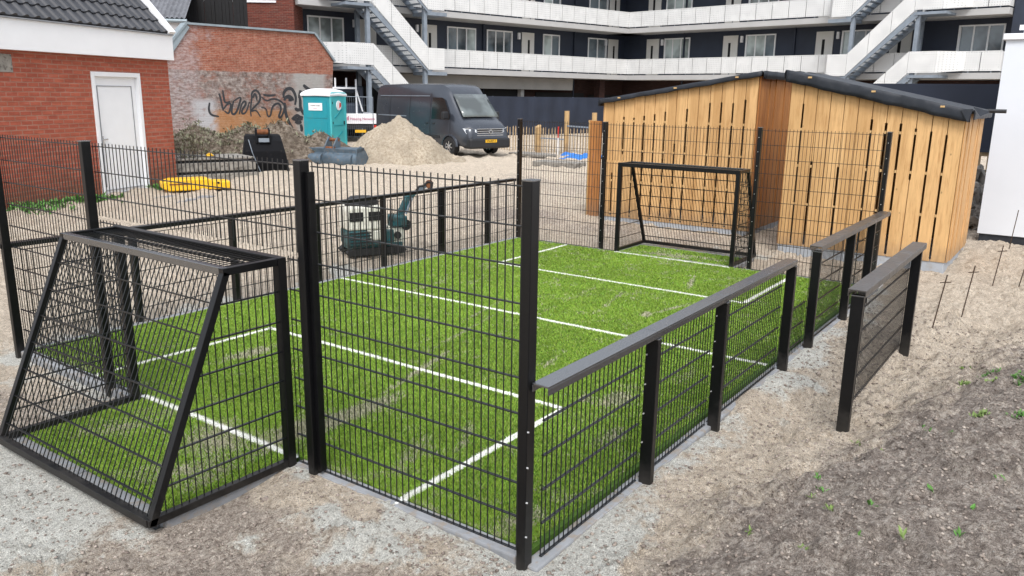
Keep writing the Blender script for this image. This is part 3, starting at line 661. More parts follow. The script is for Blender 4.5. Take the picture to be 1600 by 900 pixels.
def shed(name, label, x, y_hi, y_lo, z_hi, z_lo, depth, zb, n, rev, mats, seed, drop=.03):
    """z at y_hi edge = z_hi, at y_lo edge = z_lo"""
    t = empty(name, (x, 0, 0), label=label, cat='shed'); zt = lambda y: z_lo+(z_hi-z_lo)*(y-y_lo)/(y_hi-y_lo)
    m, b = planks_wall(y_hi, y_lo, 0, zb, zt, n, seed=seed); w = m.build('front_wall', mats[0], t, bevel=.0025, seg=1); [q.build('batten', M['batten'], w) for q in b]
    for yy, mm, sgn in ((y_lo, mats[1], -1), (y_hi, mats[2], 1)):
        m = MB(); k = int(depth/.105); r = random.Random(seed+9)
        for i in range(k):
            e = r.choice((0, .014)); m.box(i*.105+.026, i*.105+.125, min(yy, yy+sgn*(.018+e)), max(yy, yy+sgn*(.018+e)), zb-.0, zt(yy)-.01)
        m.build('side_wall', mm, t, bevel=.002, seg=1)
    m = MB(); k = int((y_hi-y_lo)/.11)
    for i in range(k): m.box(depth, depth+.02, y_lo+i*.11+.001, y_lo+(i+1)*.11-.001, zb, zt(y_lo+i*.11))
    m.build('rear_wall', mats[2], t)
    MB().box(.03, depth-.02, y_lo+.02, y_hi-.02, -.1, .1).build('floor_slab', M['plinth'], t)
    MB().box(.012, depth+.0, y_lo+.012, y_hi-.012, -.25, zb+.02).build('plinth', M['plinth'], t, bevel=.006)
    o = .07; P = lambda xx, yy, dz: (xx, yy, zt(yy)+dz)
    m = MB().quad_box([P(-o, y_lo-o, 0), P(depth+o, y_lo-o, 0), P(depth+o, y_hi+o, 0), P(-o, y_hi+o, 0), P(-o, y_lo-o, .048), P(depth+o, y_lo-o, .048), P(depth+o, y_hi+o, .048), P(-o, y_hi+o, .048)])
    m.build('roof', M['membrane'], t, bevel=.012)
    # loose folded membrane hanging over the front edge
    m = MB(); rows = []; r = random.Random(seed)
    N = 40
    dr_ = drop; prof = [(.0, .052), (-.078, .054), (-.088, .044), (-.094, .01), (-.092, -dr_*.5), (-.086, -dr_)]
    for (dx, dz) in prof:
        row = []
        for i in range(N+1):
            yy = y_hi+o-(y_hi-y_lo+2*o)*i/N; wv = .006*math.sin(i*.55+seed)+.004*math.sin(i*1.3)+r.uniform(-.002, .002)
            row.append((dx+(wv if dx < -.05 else 0), yy, zt(yy)+dz+(wv*.9 if dz < .05 else r.uniform(-.002, .002))))
        rows.append(row)
    m.grid(rows); f = m.build('roof_flashing', M['membrane'], t, smooth=True, fix=False); sm = f.modifiers.new('thick', 'SOLIDIFY'); sm.thickness = .006
    for k in range(3):
        yy = y_lo+(y_hi-y_lo)*(.12+.38*k); MB().box(-.108, -.094, yy-.028, yy+.028, zt(yy)+.01, zt(yy)+.035).build('batten_offcut', M['batten'], t)
    for yy, sgn in ((y_lo-o, -1), (y_hi+o, 1)):
        m = MB(); rows = []
        for dy, dz in ((0, .054), (.02, .054), (.035, .01), (.03, -.07)):
            rows.append([(-.08+(depth+.15)*i/14, yy+sgn*dy, zt(yy)+dz+random.uniform(-.007, .007)) for i in range(15)])
        m.grid(rows); f = m.build('roof_flashing', M['membrane'], t, smooth=True, fix=False); sm = f.modifiers.new('thick', 'SOLIDIFY'); sm.thickness = .006
    return t
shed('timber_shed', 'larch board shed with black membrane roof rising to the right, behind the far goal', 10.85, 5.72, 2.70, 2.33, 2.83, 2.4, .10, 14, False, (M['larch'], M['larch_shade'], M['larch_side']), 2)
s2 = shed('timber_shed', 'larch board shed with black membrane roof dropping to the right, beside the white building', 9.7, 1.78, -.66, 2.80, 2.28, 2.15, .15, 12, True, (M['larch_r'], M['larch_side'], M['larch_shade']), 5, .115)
# folded membrane corner and pipe end of the right shed
m = MB(); m.prism([(-.11, -.74, 2.34), (-.115, -.60, 2.33), (-.12, -.70, 2.16)], (.006, -.01, 0)); m.prism([(-.10, -.75, 2.36), (.14, -.80, 2.33), (.10, -.93, 2.30), (-.05, -.84, 2.24)], (0, .004, .01)); m.build('roof_fold', M['membrane'], s2)
MB().tube([(1.7, -.75, 2.3), (1.7, -1.0, 2.30)], .03, 8).build('gutter_pipe', M['plastic_dark'], s2)
t = empty('board_screen', (11.2, 5.94, 0), label='narrow stack of upright orange brown boards left of the larch sheds', cat='wooden screen')
m = MB()
for i in range(3): m.box(-.05+.02*(i % 2), -.02+.02*(i % 2), .0+i*.09, .086+i*.09, .0, 1.95)
m.build('board', M['larch_shade'], t, bevel=.003); MB().box(-.055, .04, .272, .30, .0, 1.96).build('edge_board', M['batten'], t)

# ------------------------------------------------------------------ white building on the right
t = empty('white_building', (13.1, -.7, 0), label='white rendered building with dark plinth at the right edge', cat='building')
MB().box(0, 8, -9, 0, .16, 3.46).build('wall', M['white_wall'], t)
MB().box(.03, 7.95, -8.9, -.03, -.4, .16).build('plinth', M['membrane'], t)
MB().box(-.05, 8.05, -9.05, .05, 3.46, 3.56).build('ledge', M['white'], t, bevel=.01)
MB().box(.15, 8, -9, -.22, 3.56, 8).build('upper_wall', M['white_wall'], t)
MB().box(.05, .15, -9, -.16, 3.62, 3.70).build('moulding', M['white'], t)

# survey pins
for (x, y, tx, ty, h) in ((6.39, -1.01, 6.39, -1.09, .61), (7.39, -1.18, 7.39, -1.25, .57), (9.25, -1.32, 9.25, -1.38, .56), (12.4, -1.26, 12.4, -1.31, .70), (9.29, -1.62, 9.29, -1.70, .62)):
    z = hz(x, y); t = empty('steel_pin', (x, y, z)); i = len([o for o in bpy.data.objects if o.name.startswith('steel_pin')])
    tag(t, ['thin steel pin with cross tie nearest the entrance panel', 'second steel pin from the entrance panel with small cross tie', 'third steel pin from the entrance panel in the sand', 'long leaning steel pin against the white wall', 'steel pin at the right edge in front of the white wall'][i-1], 'steel pin', 'steel pins stuck in the sand')
    MB().tube([(0, 0, -.05), (tx-x, ty-y, h-z)], .0075, 6).build('rod', M['stick'], t)
    if i in (1, 2, 3): MB().tube([(.0, -.06+(ty-y)*.86, h*.86-z+.012), (0, .05+(ty-y)*.86, h*.86-z-.01)], .006, 5).build('cross_tie', M['stick'], t)

# ------------------------------------------------------------------ brick house on the left
hrot = R(20.148)
t = empty('brick_house', (7.11, 14.95, .25), hrot, label='low red brick building with white door and dark tiled roof', cat='house')
# wall with a door opening: local x from -9 to .34, z from -.3 to 2.82, wall thickness behind the front face
m = MB().box(-9, -1.99, 0, .22, -.4, 2.90).box(-.60, .34, 0, .22, -.4, 2.90).box(-1.99, -.60, 0, .22, 2.52, 2.90)
m.box(.12, .34, .22, 6, -.4, 2.90).box(-9, -8.8, .22, 6, -.4, 2.9)
m.build('wall', M['brick_house'], t)
dr = MB().box(-1.93, -.66, .06, .10, .05, 2.44).build('door', M['upvc'], t, bevel=.004)
MB().box(-1.99, -1.90, -.02, .12, -.02, 2.52).box(-.69, -.60, -.02, .12, -.02, 2.52).box(-1.90, -.69, -.02, .12, 2.43, 2.52).build('door_frame', M['upvc'], dr, bevel=.006)
MB().box(-1.86, -.73, .045, .0585, .12, .135).box(-1.80, -1.785, .048, .0585, .2, 2.25).box(-.83, -.815, .048, .0585, .2, 2.25).box(-1.785, -.83, .048, .0585, 2.235, 2.25).build('door_moulding', M['grey_seam'], dr)
MB().box(-1.80, -1.765, .035, .06, 1.04, 1.24).box(-1.80, -1.66, .02, .035, 1.16, 1.185).build('handle', M['chrome'], dr)
MB().box(-1.93, -.66, -.03, .12, -.04, .05).build('door_sill', M['membrane'], dr)
MB().box(-4.35, -3.80, -.012, .0, 2.45, 2.76).build('lintel_patch', M['slabstack'], t)
MB().box(-9, .37, -.16, .22, 2.83, 3.36).build('fascia', M['white'], t, bevel=.004)
MB().box(-9, .37, -.20, .02, 3.361, 3.385).build('fascia_cap', M['grey_seam'], t)
MB().quad_box([(.20, -.18, 3.386), (.36, -.18, 3.386), (.36, 6, 10.2), (.20, 6, 10.2), (.20, -.18, 3.45), (.36, -.18, 3.45), (.36, 6, 10.32), (.20, 6, 10.32)])
# tiled roof: wave profile across, stepped courses upward; slope from the verge
ang = math.atan2(.73, .67); m = MB(); cr = .33; wv = .245; nxs = 8
for c in range(0, 15):
    rows = []
    for k, (s_, dz) in enumerate(((0.0, -.012), (0.0, .034), (cr*1.02, .0))):
        s = c*cr+s_; row = []
        xx = -9.0
        cnt = int((9.2)/wv*nxs)
        for i in range(cnt+1):
            x = -9.0+i*wv/nxs; ph = (i % nxs)/nxs
            wz = .030*max(0, math.sin(ph*2*math.pi))**.8*1.3-.012*max(0, -math.sin(ph*2*math.pi)) if k else -.012+.030*max(0, math.sin(ph*2*math.pi))*.9
            row.append((x, -.17+s*math.cos(ang)-math.sin(ang)*(dz+wz), 3.40+s*math.sin(ang)+math.cos(ang)*(dz+wz)))
        rows.append(row)
    m.grid(rows)
m.build('roof', M['tiles'], t, fix=False)
MB().quad_box([(-9, -.10, 3.36), (.2, -.10, 3.36), (.2, 3.3, 3.36+3.4*math.tan(ang)-.05), (-9, 3.3, 3.36+3.4*math.tan(ang)-.05), (-9, .2, 3.3), (.2, .2, 3.3), (.2, 3.5, 6.8), (-9, 3.5, 6.8)]).build('roof_deck', M['black_wood'], t)
vb = MB(); a0 = Vector((0, -.19, 3.39)); a1 = a0+Vector((0, math.cos(ang), math.sin(ang)))*5.2
n_ = Vector((0, -math.sin(ang), math.cos(ang)))
vb.quad_box([a0+Vector((.20, 0, 0))-n_*.16, a0+Vector((.40, 0, 0))-n_*.16, a1+Vector((.40, 0, 0))-n_*.16, a1+Vector((.20, 0, 0))-n_*.16, a0+Vector((.20, 0, 0))+n_*.07, a0+Vector((.40, 0, 0))+n_*.07, a1+Vector((.40, 0, 0))+n_*.07, a1+Vector((.20, 0, 0))+n_*.07])
vb.build('verge_board', M['white'], t)
# gable triangle above the side wall
MB().prism([(.12, .2, 2.9), (.12, 3.4, 2.9), (.12, 3.4, 6.5), (.12, .2, 3.3)], (.2, 0, 0)).build('gable', M['brick_house'], t)
# paving in front of the door
t = empty('path', (7.11, 14.95, .22), hrot); t['kind'] = 'structure'
m = MB()
for i in range(5):
    for j in range(6): m.box(-2.2+i*.305, -2.2+i*.305+.298, -.12-(j+1)*.305, -.12-j*.305-.007, .0, .05+random.uniform(-.01, .01))
o = m.build('path', M['tilepath'], t, bevel=.006, seg=1); o['kind'] = 'structure'

# ------------------------------------------------------------------ ruined wall with graffiti
rw = Vector((.98246, -.18647, 0)); rrot = math.atan2(rw.y, rw.x)
t = empty('ruined_wall', (13.75, 24.0, .3), rrot, label='old weathered brick wall with graffiti face and letters, zinc coping', cat='wall')
zo = -.3
out = [(-1.6, -.6), (5.75, -.6), (5.78, 1.4+zo), (5.72, 2.4+zo), (5.80, 3.62+zo), (5.4, 4.15+zo), (4.99, 4.62+zo), (2.5, 4.63+zo), (.02, 4.64+zo), (-.68, 3.88+zo), (-1.6, 2.9+zo)]
MB().prism([(x, 0, z) for x, z in out], (0, .35, 0)).build('wall', M['brick_ruin'], t)
cp = MB(); line = [(-1.6, 2.93+zo), (-.68, 3.91+zo), (.02, 4.68+zo), (4.99, 4.66+zo), (5.4, 4.19+zo), (5.86, 3.62+zo)]
for (a, b), (c, e) in zip(line, line[1:]): cp.beam((a, .15, b), (c, .15, e), .48, .07)
cp.build('coping', M['zinc'], t)
MB().quad_box([(-.95, -.06, 3.45+zo), (-.72, -.06, 3.42+zo), (.12, -.06, 4.55+zo), (-.02, -.06, 4.70+zo), (-.95, .0, 3.45+zo), (-.72, .0, 3.42+zo), (.12, .0, 4.55+zo), (-.02, .0, 4.70+zo)]).build('flashing', M['zinc'], t)
G = [[(1.03, 2.33), (1.08, 2.17), (1.12, 1.89), (1.15, 1.72)], [(1.18, 2.45), (1.2, 2.17), (1.23, 1.99), (1.44, 2.05)], [(1.15, 1.77), (1.34, 1.99), (1.47, 1.97), (1.41, 1.76), (1.33, 1.6), (1.19, 1.72)], [(1.57, 2.09), (1.49, 1.85), (1.45, 1.6), (1.62, 1.6), (1.82, 2.05), (1.86, 2.24), (1.57, 2.07)], [(1.75, 1.6), (1.86, 1.97), (2.0, 2.09), (2.05, 1.97), (1.87, 1.76), (1.84, 1.6), (2.02, 1.64), (2.18, 2.05)], [(2.21, 1.51), (2.19, 1.76), (2.28, 2.18), (2.27, 2.34), (2.39, 2.47), (2.52, 2.45), (2.63, 2.26), (2.58, 2.05), (2.39, 1.89), (2.18, 1.68), (2.43, 1.76), (2.58, 1.49)], [(2.32, 2.18), (2.38, 2.34), (2.46, 2.3), (2.47, 2.1)], [(2.67, 2.22), (2.86, 2.06), (3.1, 2.18), (3.43, 2.1), (3.63, 1.89), (3.44, 1.46), (3.3, 1.46), (3.46, 1.8), (3.38, 2.0), (3.19, 1.97), (3.05, 1.8), (2.99, 1.51), (2.85, 1.51), (2.85, 1.8), (2.63, 1.85)], [(.66, 2.01), (.6, 1.77), (.67, 1.57), (.97, 1.52)], [(2.74, 2.31), (2.97, 2.27), (3.25, 2.31)]]
Fc = [[(3.57, 2.19), (3.58, 2.4), (3.74, 2.55), (3.93, 2.55), (4.04, 2.4), (4.1, 2.19), (4.04, 1.93)], [(3.59, 2.1), (3.67, 2.23), (3.82, 2.27), (3.94, 2.19), (3.98, 2.1)], [(3.67, 2.23), (3.82, 2.21), (3.91, 2.13), (3.77, 2.1)], [(3.61, 2.02), (3.61, 1.68), (3.71, 1.33), (3.9, 1.03)], [(4.23, 2.32), (4.28, 2.11), (4.25, 1.85), (4.37, 1.63), (4.39, 1.56)], [(4.31, 2.49), (4.22, 2.19)], [(4.04, 1.83), (4.1, 1.74), (4.28, 1.76)], [(3.87, 1.39), (4.02, 1.5), (4.12, 1.54), (4.21, 1.48), (4.36, 1.46)], [(3.92, 1.39), (4.16, 1.39), (4.34, 1.41)], [(4.01, 1.31), (4.15, 1.24), (4.28, 1.3)], [(4.24, 1.19), (4.29, 1.02), (4.25, .93)], [(4.36, 2.24), (4.41, 2.41), (4.61, 2.48), (4.78, 2.46)], [(4.43, 2.69), (4.61, 2.56), (4.81, 2.46)]]
def strokes(sets, w, name):
    m = MB(); lay = 0
    for st in sets:
        # smooth the polyline (Chaikin), then lay a flat ribbon
        P = [Vector((x, z+zo)) for x, z in st]
        for _ in range(2):
            Q = [P[0]]
            for a, b in zip(P, P[1:]): Q += [a.lerp(b, .25), a.lerp(b, .75)]
            P = Q+[P[-1]]
        lay += 1; yy = -.004-.0007*lay; A, B = [], []
        for i, p in enumerate(P):
            dd = (P[min(i+1, len(P)-1)]-P[max(i-1, 0)]).normalized(); nn = Vector((-dd.y, dd.x)); ww = w*(.55+.5*math.sin(math.pi*min(1, (i+1)/(len(P)))))/1
            A.append((p.x+nn.x*ww/2, yy, p.y+nn.y*ww/2)); B.append((p.x-nn.x*ww/2, yy, p.y-nn.y*ww/2))
        m.grid([A, B])
    return m.build(name, M['graffiti'], t, fix=False)
strokes(G, .075, 'graffiti_lettering'); strokes(Fc, .12, 'graffiti_face')

# ------------------------------------------------------------------ far left background: shed roof, black fence, brick block
t = empty('outbuilding', (15.1, 26.1, 0), R(-44), label='white outbuilding with corrugated grey roof behind the tiled house', cat='building')
MB().box(-5, 0, .25, 3.6, 0, 4.95).build('wall', M['white'], t)
m = MB(); rows = []
for s, z in ((-.0, 5.04), (3.8, 7.2)):
    rows.append([(-4.05+i*.03, s, z+.028*math.sin(i*.03*2*math.pi/.17)) for i in range(137)])
m.grid(rows); m.build('roof', M['corr'], t, fix=False)
MB().tube([(-4.1, .02, 4.94), (.08, .02, 4.94)], .07, 8).build('gutter', M['zinc'], t)
MB().box(.0, .06, .05, 3, 4.6, 4.96).build('verge', M['grey_seam'], t)
t = empty('black_board_fence', (13.1, 33.95, 0), R(-59.4), label='tall black stained board fence above the ruined wall', cat='fence')
m = MB(); r = random.Random(4)
for i in range(63): m.box(i*.147, i*.147+.135, r.uniform(0, .03), .05, .5, 6.15+r.uniform(-.08, .08))
m.build('boards', M['black_wood'], t)
t = empty('brick_block', (19.97, 28.87, 0), R(-54.8), label='dark red brick building left of the white balcony flats', cat='building')
MB().box(-4, 2.05, 0, 1.5, 0, 12).build('wall', M['brick_far'], t); MB().box(-4.05, 1.3, -.06, 0, 6.20, 6.29).build('white_band', M['white'], t)

# ------------------------------------------------------------------ apartment building
CX, CY = 42.17, 21.83
ap = empty('apartment_building', (CX, CY, 0), label='L shaped dark blue apartment building with white perforated balconies and outside stairs', cat='building')
def part(mb, name, mat, parent, rot, **k):
    o = mb.build(name, mat, parent, **k)
    if parent is ap: o.rotation_euler = (0, 0, rot)
    return o
def wing(sg, rot, smax, wins, doors, stair, scr):
    X = lambda s: sg*s
    def bx(m, s0, s1, o0, o1, z0, z1): a, b = sorted((X(s0), X(s1))); return m.box(a, b, o0, o1, z0, z1)
    def P(m, n, mat, parent=ap, **k): return part(m, n, mat, parent, rot, **k)
    F = -1.7
    P(bx(MB(), -1.75, smax+.6, F-.25, F, 3.40, 13.0), 'facade', M['navy'])
    P(bx(MB(), -1.75, smax, F-.2, F+.02, -.3, 3.40), 'ground_floor_wall', M['brick_brown'])
    P(bx(MB(), -2.0, smax+.6, -9.0, F-.25, -.3, 13.0), 'building_core', M['navy'])
    for lv in range(3):
        dz = 2.74*lv
        P(bx(MB(), -1.7, smax, F, .0, 3.42+dz, 3.70+dz), 'balcony_slab', M['soffit'], bevel=.01)
        m = MB(); s = 0.02 if sg > 0 else .02
        while s < smax-.05:
            e = min(s+.93, smax)
            if not any(a < (s+e)/2 < b for a, b in stair['open'](lv)): bx(m, s+.016, e-.016, .005, .035, 3.77+dz, 4.60+dz)
            s = e
        P(m, 'balcony_parapet', M['parapet'])
        P(bx(MB(), .0, smax, .01, .04, 4.603+dz, 4.635+dz), 'handrail', M['parapet'])
        P(bx(MB(), smax-.03, smax, F, .0, 3.76+dz, 4.6+dz), 'end_parapet', M['parapet'])
        m = MB(); s = .5
        while s < smax: bx(m, s-.02, s+.02, -.03, .005, 3.70+dz, 3.78+dz); s += .93
        P(m, 'parapet_bracket', M['galv'])
    for lv in range(2):
        dz = 2.74*lv
        for k, (a, b, np_, cur) in enumerate(wins):
            a, b = sorted((a, b)); m = MB(); fr = .07
            bx(m, a, b, F+.0, F+.05, 4.66+dz, 4.66+fr+dz); bx(m, a, b, F, F+.05, 5.90-fr+dz, 5.90+dz)
            for i in range(np_+1):
                s = a+(b-a-fr)*i/np_; bx(m, s, s+fr, F+.0, F+.052, 4.66+fr+dz, 5.90-fr+dz)
            f = P(m, 'window', M['frame'])
            for i in range(np_):
                s0 = a+(b-a-fr)*i/np_+fr; s1 = a+(b-a-fr)*(i+1)/np_
                bx(MB(), s0, s1, F+.005, F+.02, 4.66+fr+dz, 5.90-fr+dz).build('pane', M['curtain'] if (cur >> i) & 1 else M['glass'], f)
            if random.random() < .7: bx(MB(), a+fr+.02, a+fr+.05, F+.02, F+.12, 4.75+dz, 5.8+dz).build('open_sash', M['frame'], f)
        for a, b in doors:
            a, b = sorted((a, b)); d_ = P(bx(MB(), a, b, F, F+.05, 3.70+dz, 5.90+dz), 'door', M['door_cream'], bevel=.01)
            c = (a+b)/2-.12; bx(MB(), c, c+.15, F+.051, F+.056, 4.2+dz, 5.5+dz).build('door_glass', M['dark'], d_)
            P(bx(MB(), b+.18, b+.32, F, F+.12, 5.5+dz, 5.85+dz), 'wall_lamp', M['white'])
    # stairs
    s0, s1, W0, W1 = stair['s0'], stair['s1'], .12, 1.3
    for lv in (-1, 0, 1):
        dz = 2.74*lv; zA, zB = 3.46+dz, 6.25+dz
        if lv < 0: zA_ = zA
        m = MB()
        for w in (W0, W1): m.beam((X(s0-.2), w, zA-.02), (X(s1+.1), w, zB-.02), .05, .24, (0, 1, 0) if False else (0, 0, 1))
        P(m, 'stair_stringer', M['galv'])
        m = MB(); n = 14
        for i in range(n): s = s0+(s1-s0)*(i+.5)/n; z = zA+(zB-zA)*(i+.7)/n; bx(m, s-.12, s+.12, W0, W1, z-.02, z+.02)
        P(m, 'stair_tread', M['galv'])
        m = MB()
        for w in (W1+.03,):
            a, b = Vector((X(s0), w, zA+.12)), Vector((X(s1), w, zB+.12)); k = 3
            for i in range(k):
                p, q = a.lerp(b, i/k+.004), a.lerp(b, (i+1)/k-.004); m.prism([(p.x, w, p.z), (q.x, w, q.z), (q.x, w, q.z+1.0), (p.x, w, p.z+1.0)], (0, .03, 0))
        for i in range(1): m.prism([(X(s0), W0-.06, zA+.12), (X(s1), W0-.06, zB+.12), (X(s1), W0-.06, zB+1.12), (X(s0), W0-.06, zA+1.12)], (0, .03, 0))
        P(m, 'stair_parapet', M['parapet'])
        # landings
        if lv > -1:
            P(bx(MB(), s0-1.1, s0, .04, W1+.06, zA-.16, zA+.0), 'landing', M['galv'])
            m = bx(MB(), s0-.95, s0, W1+.03, W1+.06, zA+.10, zA+1.1); m.prism([(X(s0-.95), W1+.03, zA+.1), (X(s0-1.6), .04, zA+.28), (X(s0-1.6), .04, zA+1.12), (X(s0-.95), W1+.03, zA+1.1)], (.03, 0, 0)); P(m, 'landing_parapet', M['parapet'])
        P(bx(MB(), s1, s1+1.35, .04, W1+.06, zB-.06, zB+.06), 'landing', M['galv'])
        m = bx(MB(), s1, s1+1.2, W1+.03, W1+.06, zB+.16, zB+1.1); m.prism([(X(s1+1.2), W1+.03, zB+.16), (X(s1+2.0), .04, zB+.28), (X(s1+2.0), .04, zB+1.12), (X(s1+1.2), W1+.03, zB+1.1)], (.03, 0, 0)); P(m, 'landing_parapet', M['parapet'])
    for s in (s0+.05, s1+.15):
        P(bx(MB(), s-.09, s+.09, W1-.25, W1-.07, -.2, 11.5), 'stair_column', M['galv'])
    P(bx(MB(), s1-.3, s1-.12, -.5, -.3, -.2, 11.5), 'stair_column', M['galv'])
    for s in (2.95, 9.9): P(bx(MB(), s-.04, s+.04, F+.03, F+.12, -.2, 11), 'downpipe', M['navy'])
    return P, bx
PL, bL = wing(1, R(165.94), 21.5,
    [(18.4, 20.3, 3, 7), (10.39, 12.31, 3, 1), (7.8, 9.64, 3, 0), (4.13, 5.46, 2, 2), (.1, 1.74, 2, 0)], [(16.62, 17.59), (12.97, 13.97), (6.16, 7.09), (-.95, -.05)],
    dict(s0=15.6, s1=18.6, open=lambda lv: []), None)
PR_, bR = wing(-1, R(80.79), 20.4,
    [(1.5, 3.32, 3, 7), (6.97, 8.79, 3, 3), (12.44, 14.3, 3, 1), (17.98, 19.93, 3, 0)], [(.2, 1.12), (5.55, 6.49), (11.08, 12.01), (14.91, 15.91)],
    dict(s0=14.1, s1=16.95, open=lambda lv: []), None)
# ground floor details: beam, dark openings, brick piers
PL(bL(MB(), 3.6, 16.5, -1.66, -1.0, 2.75, 3.40), 'ground_floor_beam', M['beam_concrete'])
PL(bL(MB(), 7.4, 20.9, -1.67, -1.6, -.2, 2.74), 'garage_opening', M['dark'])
for s in (7.3, 12.6, 16.4): PL(bL(MB(), s-.12, s+.12, -1.6, -1.3, -.2, 2.74), 'column', M['soffit'])
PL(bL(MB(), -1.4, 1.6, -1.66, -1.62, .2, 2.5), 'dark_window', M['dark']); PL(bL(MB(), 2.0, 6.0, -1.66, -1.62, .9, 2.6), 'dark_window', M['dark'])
PL(bL(MB(), 1.3, 1.75, -1.0, -.55, -.2, 3.4), 'brick_pier', M['brick_brown'])
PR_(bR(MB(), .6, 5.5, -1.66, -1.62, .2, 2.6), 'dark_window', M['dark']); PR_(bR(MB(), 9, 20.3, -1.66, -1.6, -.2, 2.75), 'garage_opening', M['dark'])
PR_(bR(MB(), 20.45, 22.0, -9, -.5, -.3, 13.0), 'end_wall', M['navy'])
PL(bL(MB(), 21.52, 22.0, -9, -1.0, -.3, 13.0), 'end_wall', M['navy'])
t = empty('screen_fence', (CX, CY, 0), R(165.94), label='long dark navy cloth screen fence below the balconies', cat='fence')
m = MB(); rows = []
for z in (.15, 1.2, 2.35): rows.append([(2.7+.2*i, 1.2+.03*math.sin(i*1.3+z)+random.uniform(-.015, .015), z) for i in range(75)])
m.grid(rows); m.build('cloth', M['screen'], t, fix=False, smooth=True)
m = MB()
for i in range(6): m.box(2.7+i*2.9, 2.76+i*2.9, 1.1, 1.14, -.1, 2.36)
m.build('frame', M['galv'], t)

# ------------------------------------------------------------------ dark van
def van():
    t = empty('parked_van', (18.2, 15.75, hz(18.2, 15.8)+.0), math.atan2(-.974, -.225), label='dark grey high roof panel van with yellow number plate parked facing right', cat='van')
    t.scale = (.96, .96, .885)
    # local: x forward (front axle at 0), y left, z up; right side faces the camera
    Wd = 1.0; y0 = .92   # centre line offset so that the right side is at y = 0.. shift by +y0
    st = [ # x, z_bottom, z_top, half width at belt, half width at roof, belt z
        (-4.95, .50, 2.40, .92, .78, 1.3), (-4.90, .42, 2.62, .98, .84, 1.3), (-4.5, .38, 2.68, 1.0, .86, 1.3), (-3.0, .36, 2.70, 1.0, .87, 1.3), (-1.2, .36, 2.70, 1.0, .87, 1.3),
        (-.72, .36, 2.68, 1.0, .85, 1.3), (-.45, .36, 2.56, 1.0, .82, 1.3), (-.22, .38, 2.32, 1.0, .80, 1.3), (.12, .40, 1.86, 1.0, .82, 1.28), (.45, .40, 1.44, .99, .84, 1.2), (.62, .36, 1.33, .97, .82, 1.12), (.85, .34, 1.22, .94, .76, 1.05), (.98, .36, 1.08, .88, .72, .95), (1.04, .42, .86, .82, .68, .75)]
    m = MB(); rows = []
    for x, zb, zt, wb, wr, bz in st:
        bz = min(bz, zb+(zt-zb)*.7); sec = []
        side = [(wb-.07, zb), (wb, zb+.10), (wb+.005, (zb+bz)/2), (wb, bz), (wb-(wb-wr)*.45, bz+(zt-bz)*.5), (wr+.01, bz+(zt-bz)*.84), (wr-.10, zt-.015), (wr*.5, zt+.015)]
        sec = [(x, y0-a, z) for a, z in side]+[(x, y0, zt+.022)]+[(x, y0+a, z) for a, z in reversed(side)]+[(x, y0-side[0][0], side[0][1])]
        rows.append(sec)
    m.grid(rows); m.f.append(tuple(reversed(range(len(rows[0])-1)))); n = len(rows[0]); b = (len(rows)-1)*n; m.f.append(tuple(b+i for i in range(n-1)))
    body = m.build('body', M['van'], t, smooth=True)
    ys = y0-1.0   # right side plane y = -.08
    # side glass, windscreen
    def sy(x, z):   # outer y of the right side at height z for the straight part
        bz, zt = 1.3, 2.70; wr = .87
        f = max(0, (z-bz)/(zt-bz)); return y0-(1.0-(1.0-wr)*.9*f)-.012
    def side_poly(pts, name, mat, parent=t, dy=0, th=.012):
        return MB().prism([(x, sy(x, z)-dy, z) for x, z in pts], (0, th, 0)).build(name, mat, parent)
    side_poly([(-1.12, 1.36), (-.05, 1.36), (-.02, 1.52), (-.40, 2.12), (-.55, 2.18), (-1.12, 2.18)], 'side_window', M['vglass_dark'])
    ws = [(-.17, .74, 2.21), (.42, .80, 1.46)]; nrm = Vector((.75, 0, .59)).normalized()*.05
    m = MB(); rows = []
    for k in range(5):
        f = k/4; x = -.20+f*.67; z = 2.285-f*.845; hw = .74+.07*f; row = []
        for i in range(9):
            u = -1+i/4; row.append((x+.055-.05*u*u*0, y0+u*hw, z+.035-.0*u*u))
        rows.append(row)
    m.grid(rows); w_ = m.build('windscreen', M['vglass'], t, smooth=True, fix=False); s_ = w_.modifiers.new('t', 'SOLIDIFY'); s_.thickness = .01
    MB().box(.30, .33, y0-.55, y0-.2, 1.68, 1.73).build('dash_paper', M['paper'], w_)
    # seams, mouldings
    m = MB()
    for x in (-1.22, -2.55, -3.9): m.prism([(x, sy(x, z)-.001, z) for z in (.5, 1.3, 2.35)]+[(x+.012, sy(x, z)-.001, z) for z in (2.35, 1.3, .5)], (0, .004, 0))
    m.box(.0, .012, ys-.012, ys+.0, .7, 1.34)
    m.build('panel_seam', M['plastic_dark'], t)
    MB().prism([(-4.7, ys-.02, .62), (-.62, ys-.02, .62), (-.62, ys-.02, .74), (-4.7, ys-.02, .74)], (0, .02, 0)).build('side_moulding', M['plastic_dark'], t, bevel=.006)
    m = MB(); m.prism([(-4.6, sy(0, 2.2)-.004, 2.2), (-1.3, sy(0, 2.2)-.004, 2.22), (-1.3, sy(0, 2.25)-.004, 2.25), (-4.6, sy(0, 2.23)-.004, 2.23)], (0, .02, 0)); m.prism([(-4.7, sy(0, 1.42)-.008, 1.40), (-2.75, sy(0, 1.42)-.008, 1.40), (-2.75, sy(0, 1.42)-.008, 1.44), (-4.7, sy(0, 1.42)-.008, 1.44)], (0, .02, 0)); m.build('slide_rail', M['galv'], t)
    for x in (-1.45, -1.05): MB().box(x, x+.14, ys-.03, ys, 1.17, 1.21).build('door_handle', M['plastic_dark'], t, bevel=.008)
    # mirror
    MB().box(-.14, .02, ys-.30, ys-.06, 1.38, 1.66).build('wing_mirror', M['plastic_dark'], t, bevel=.04, seg=3)
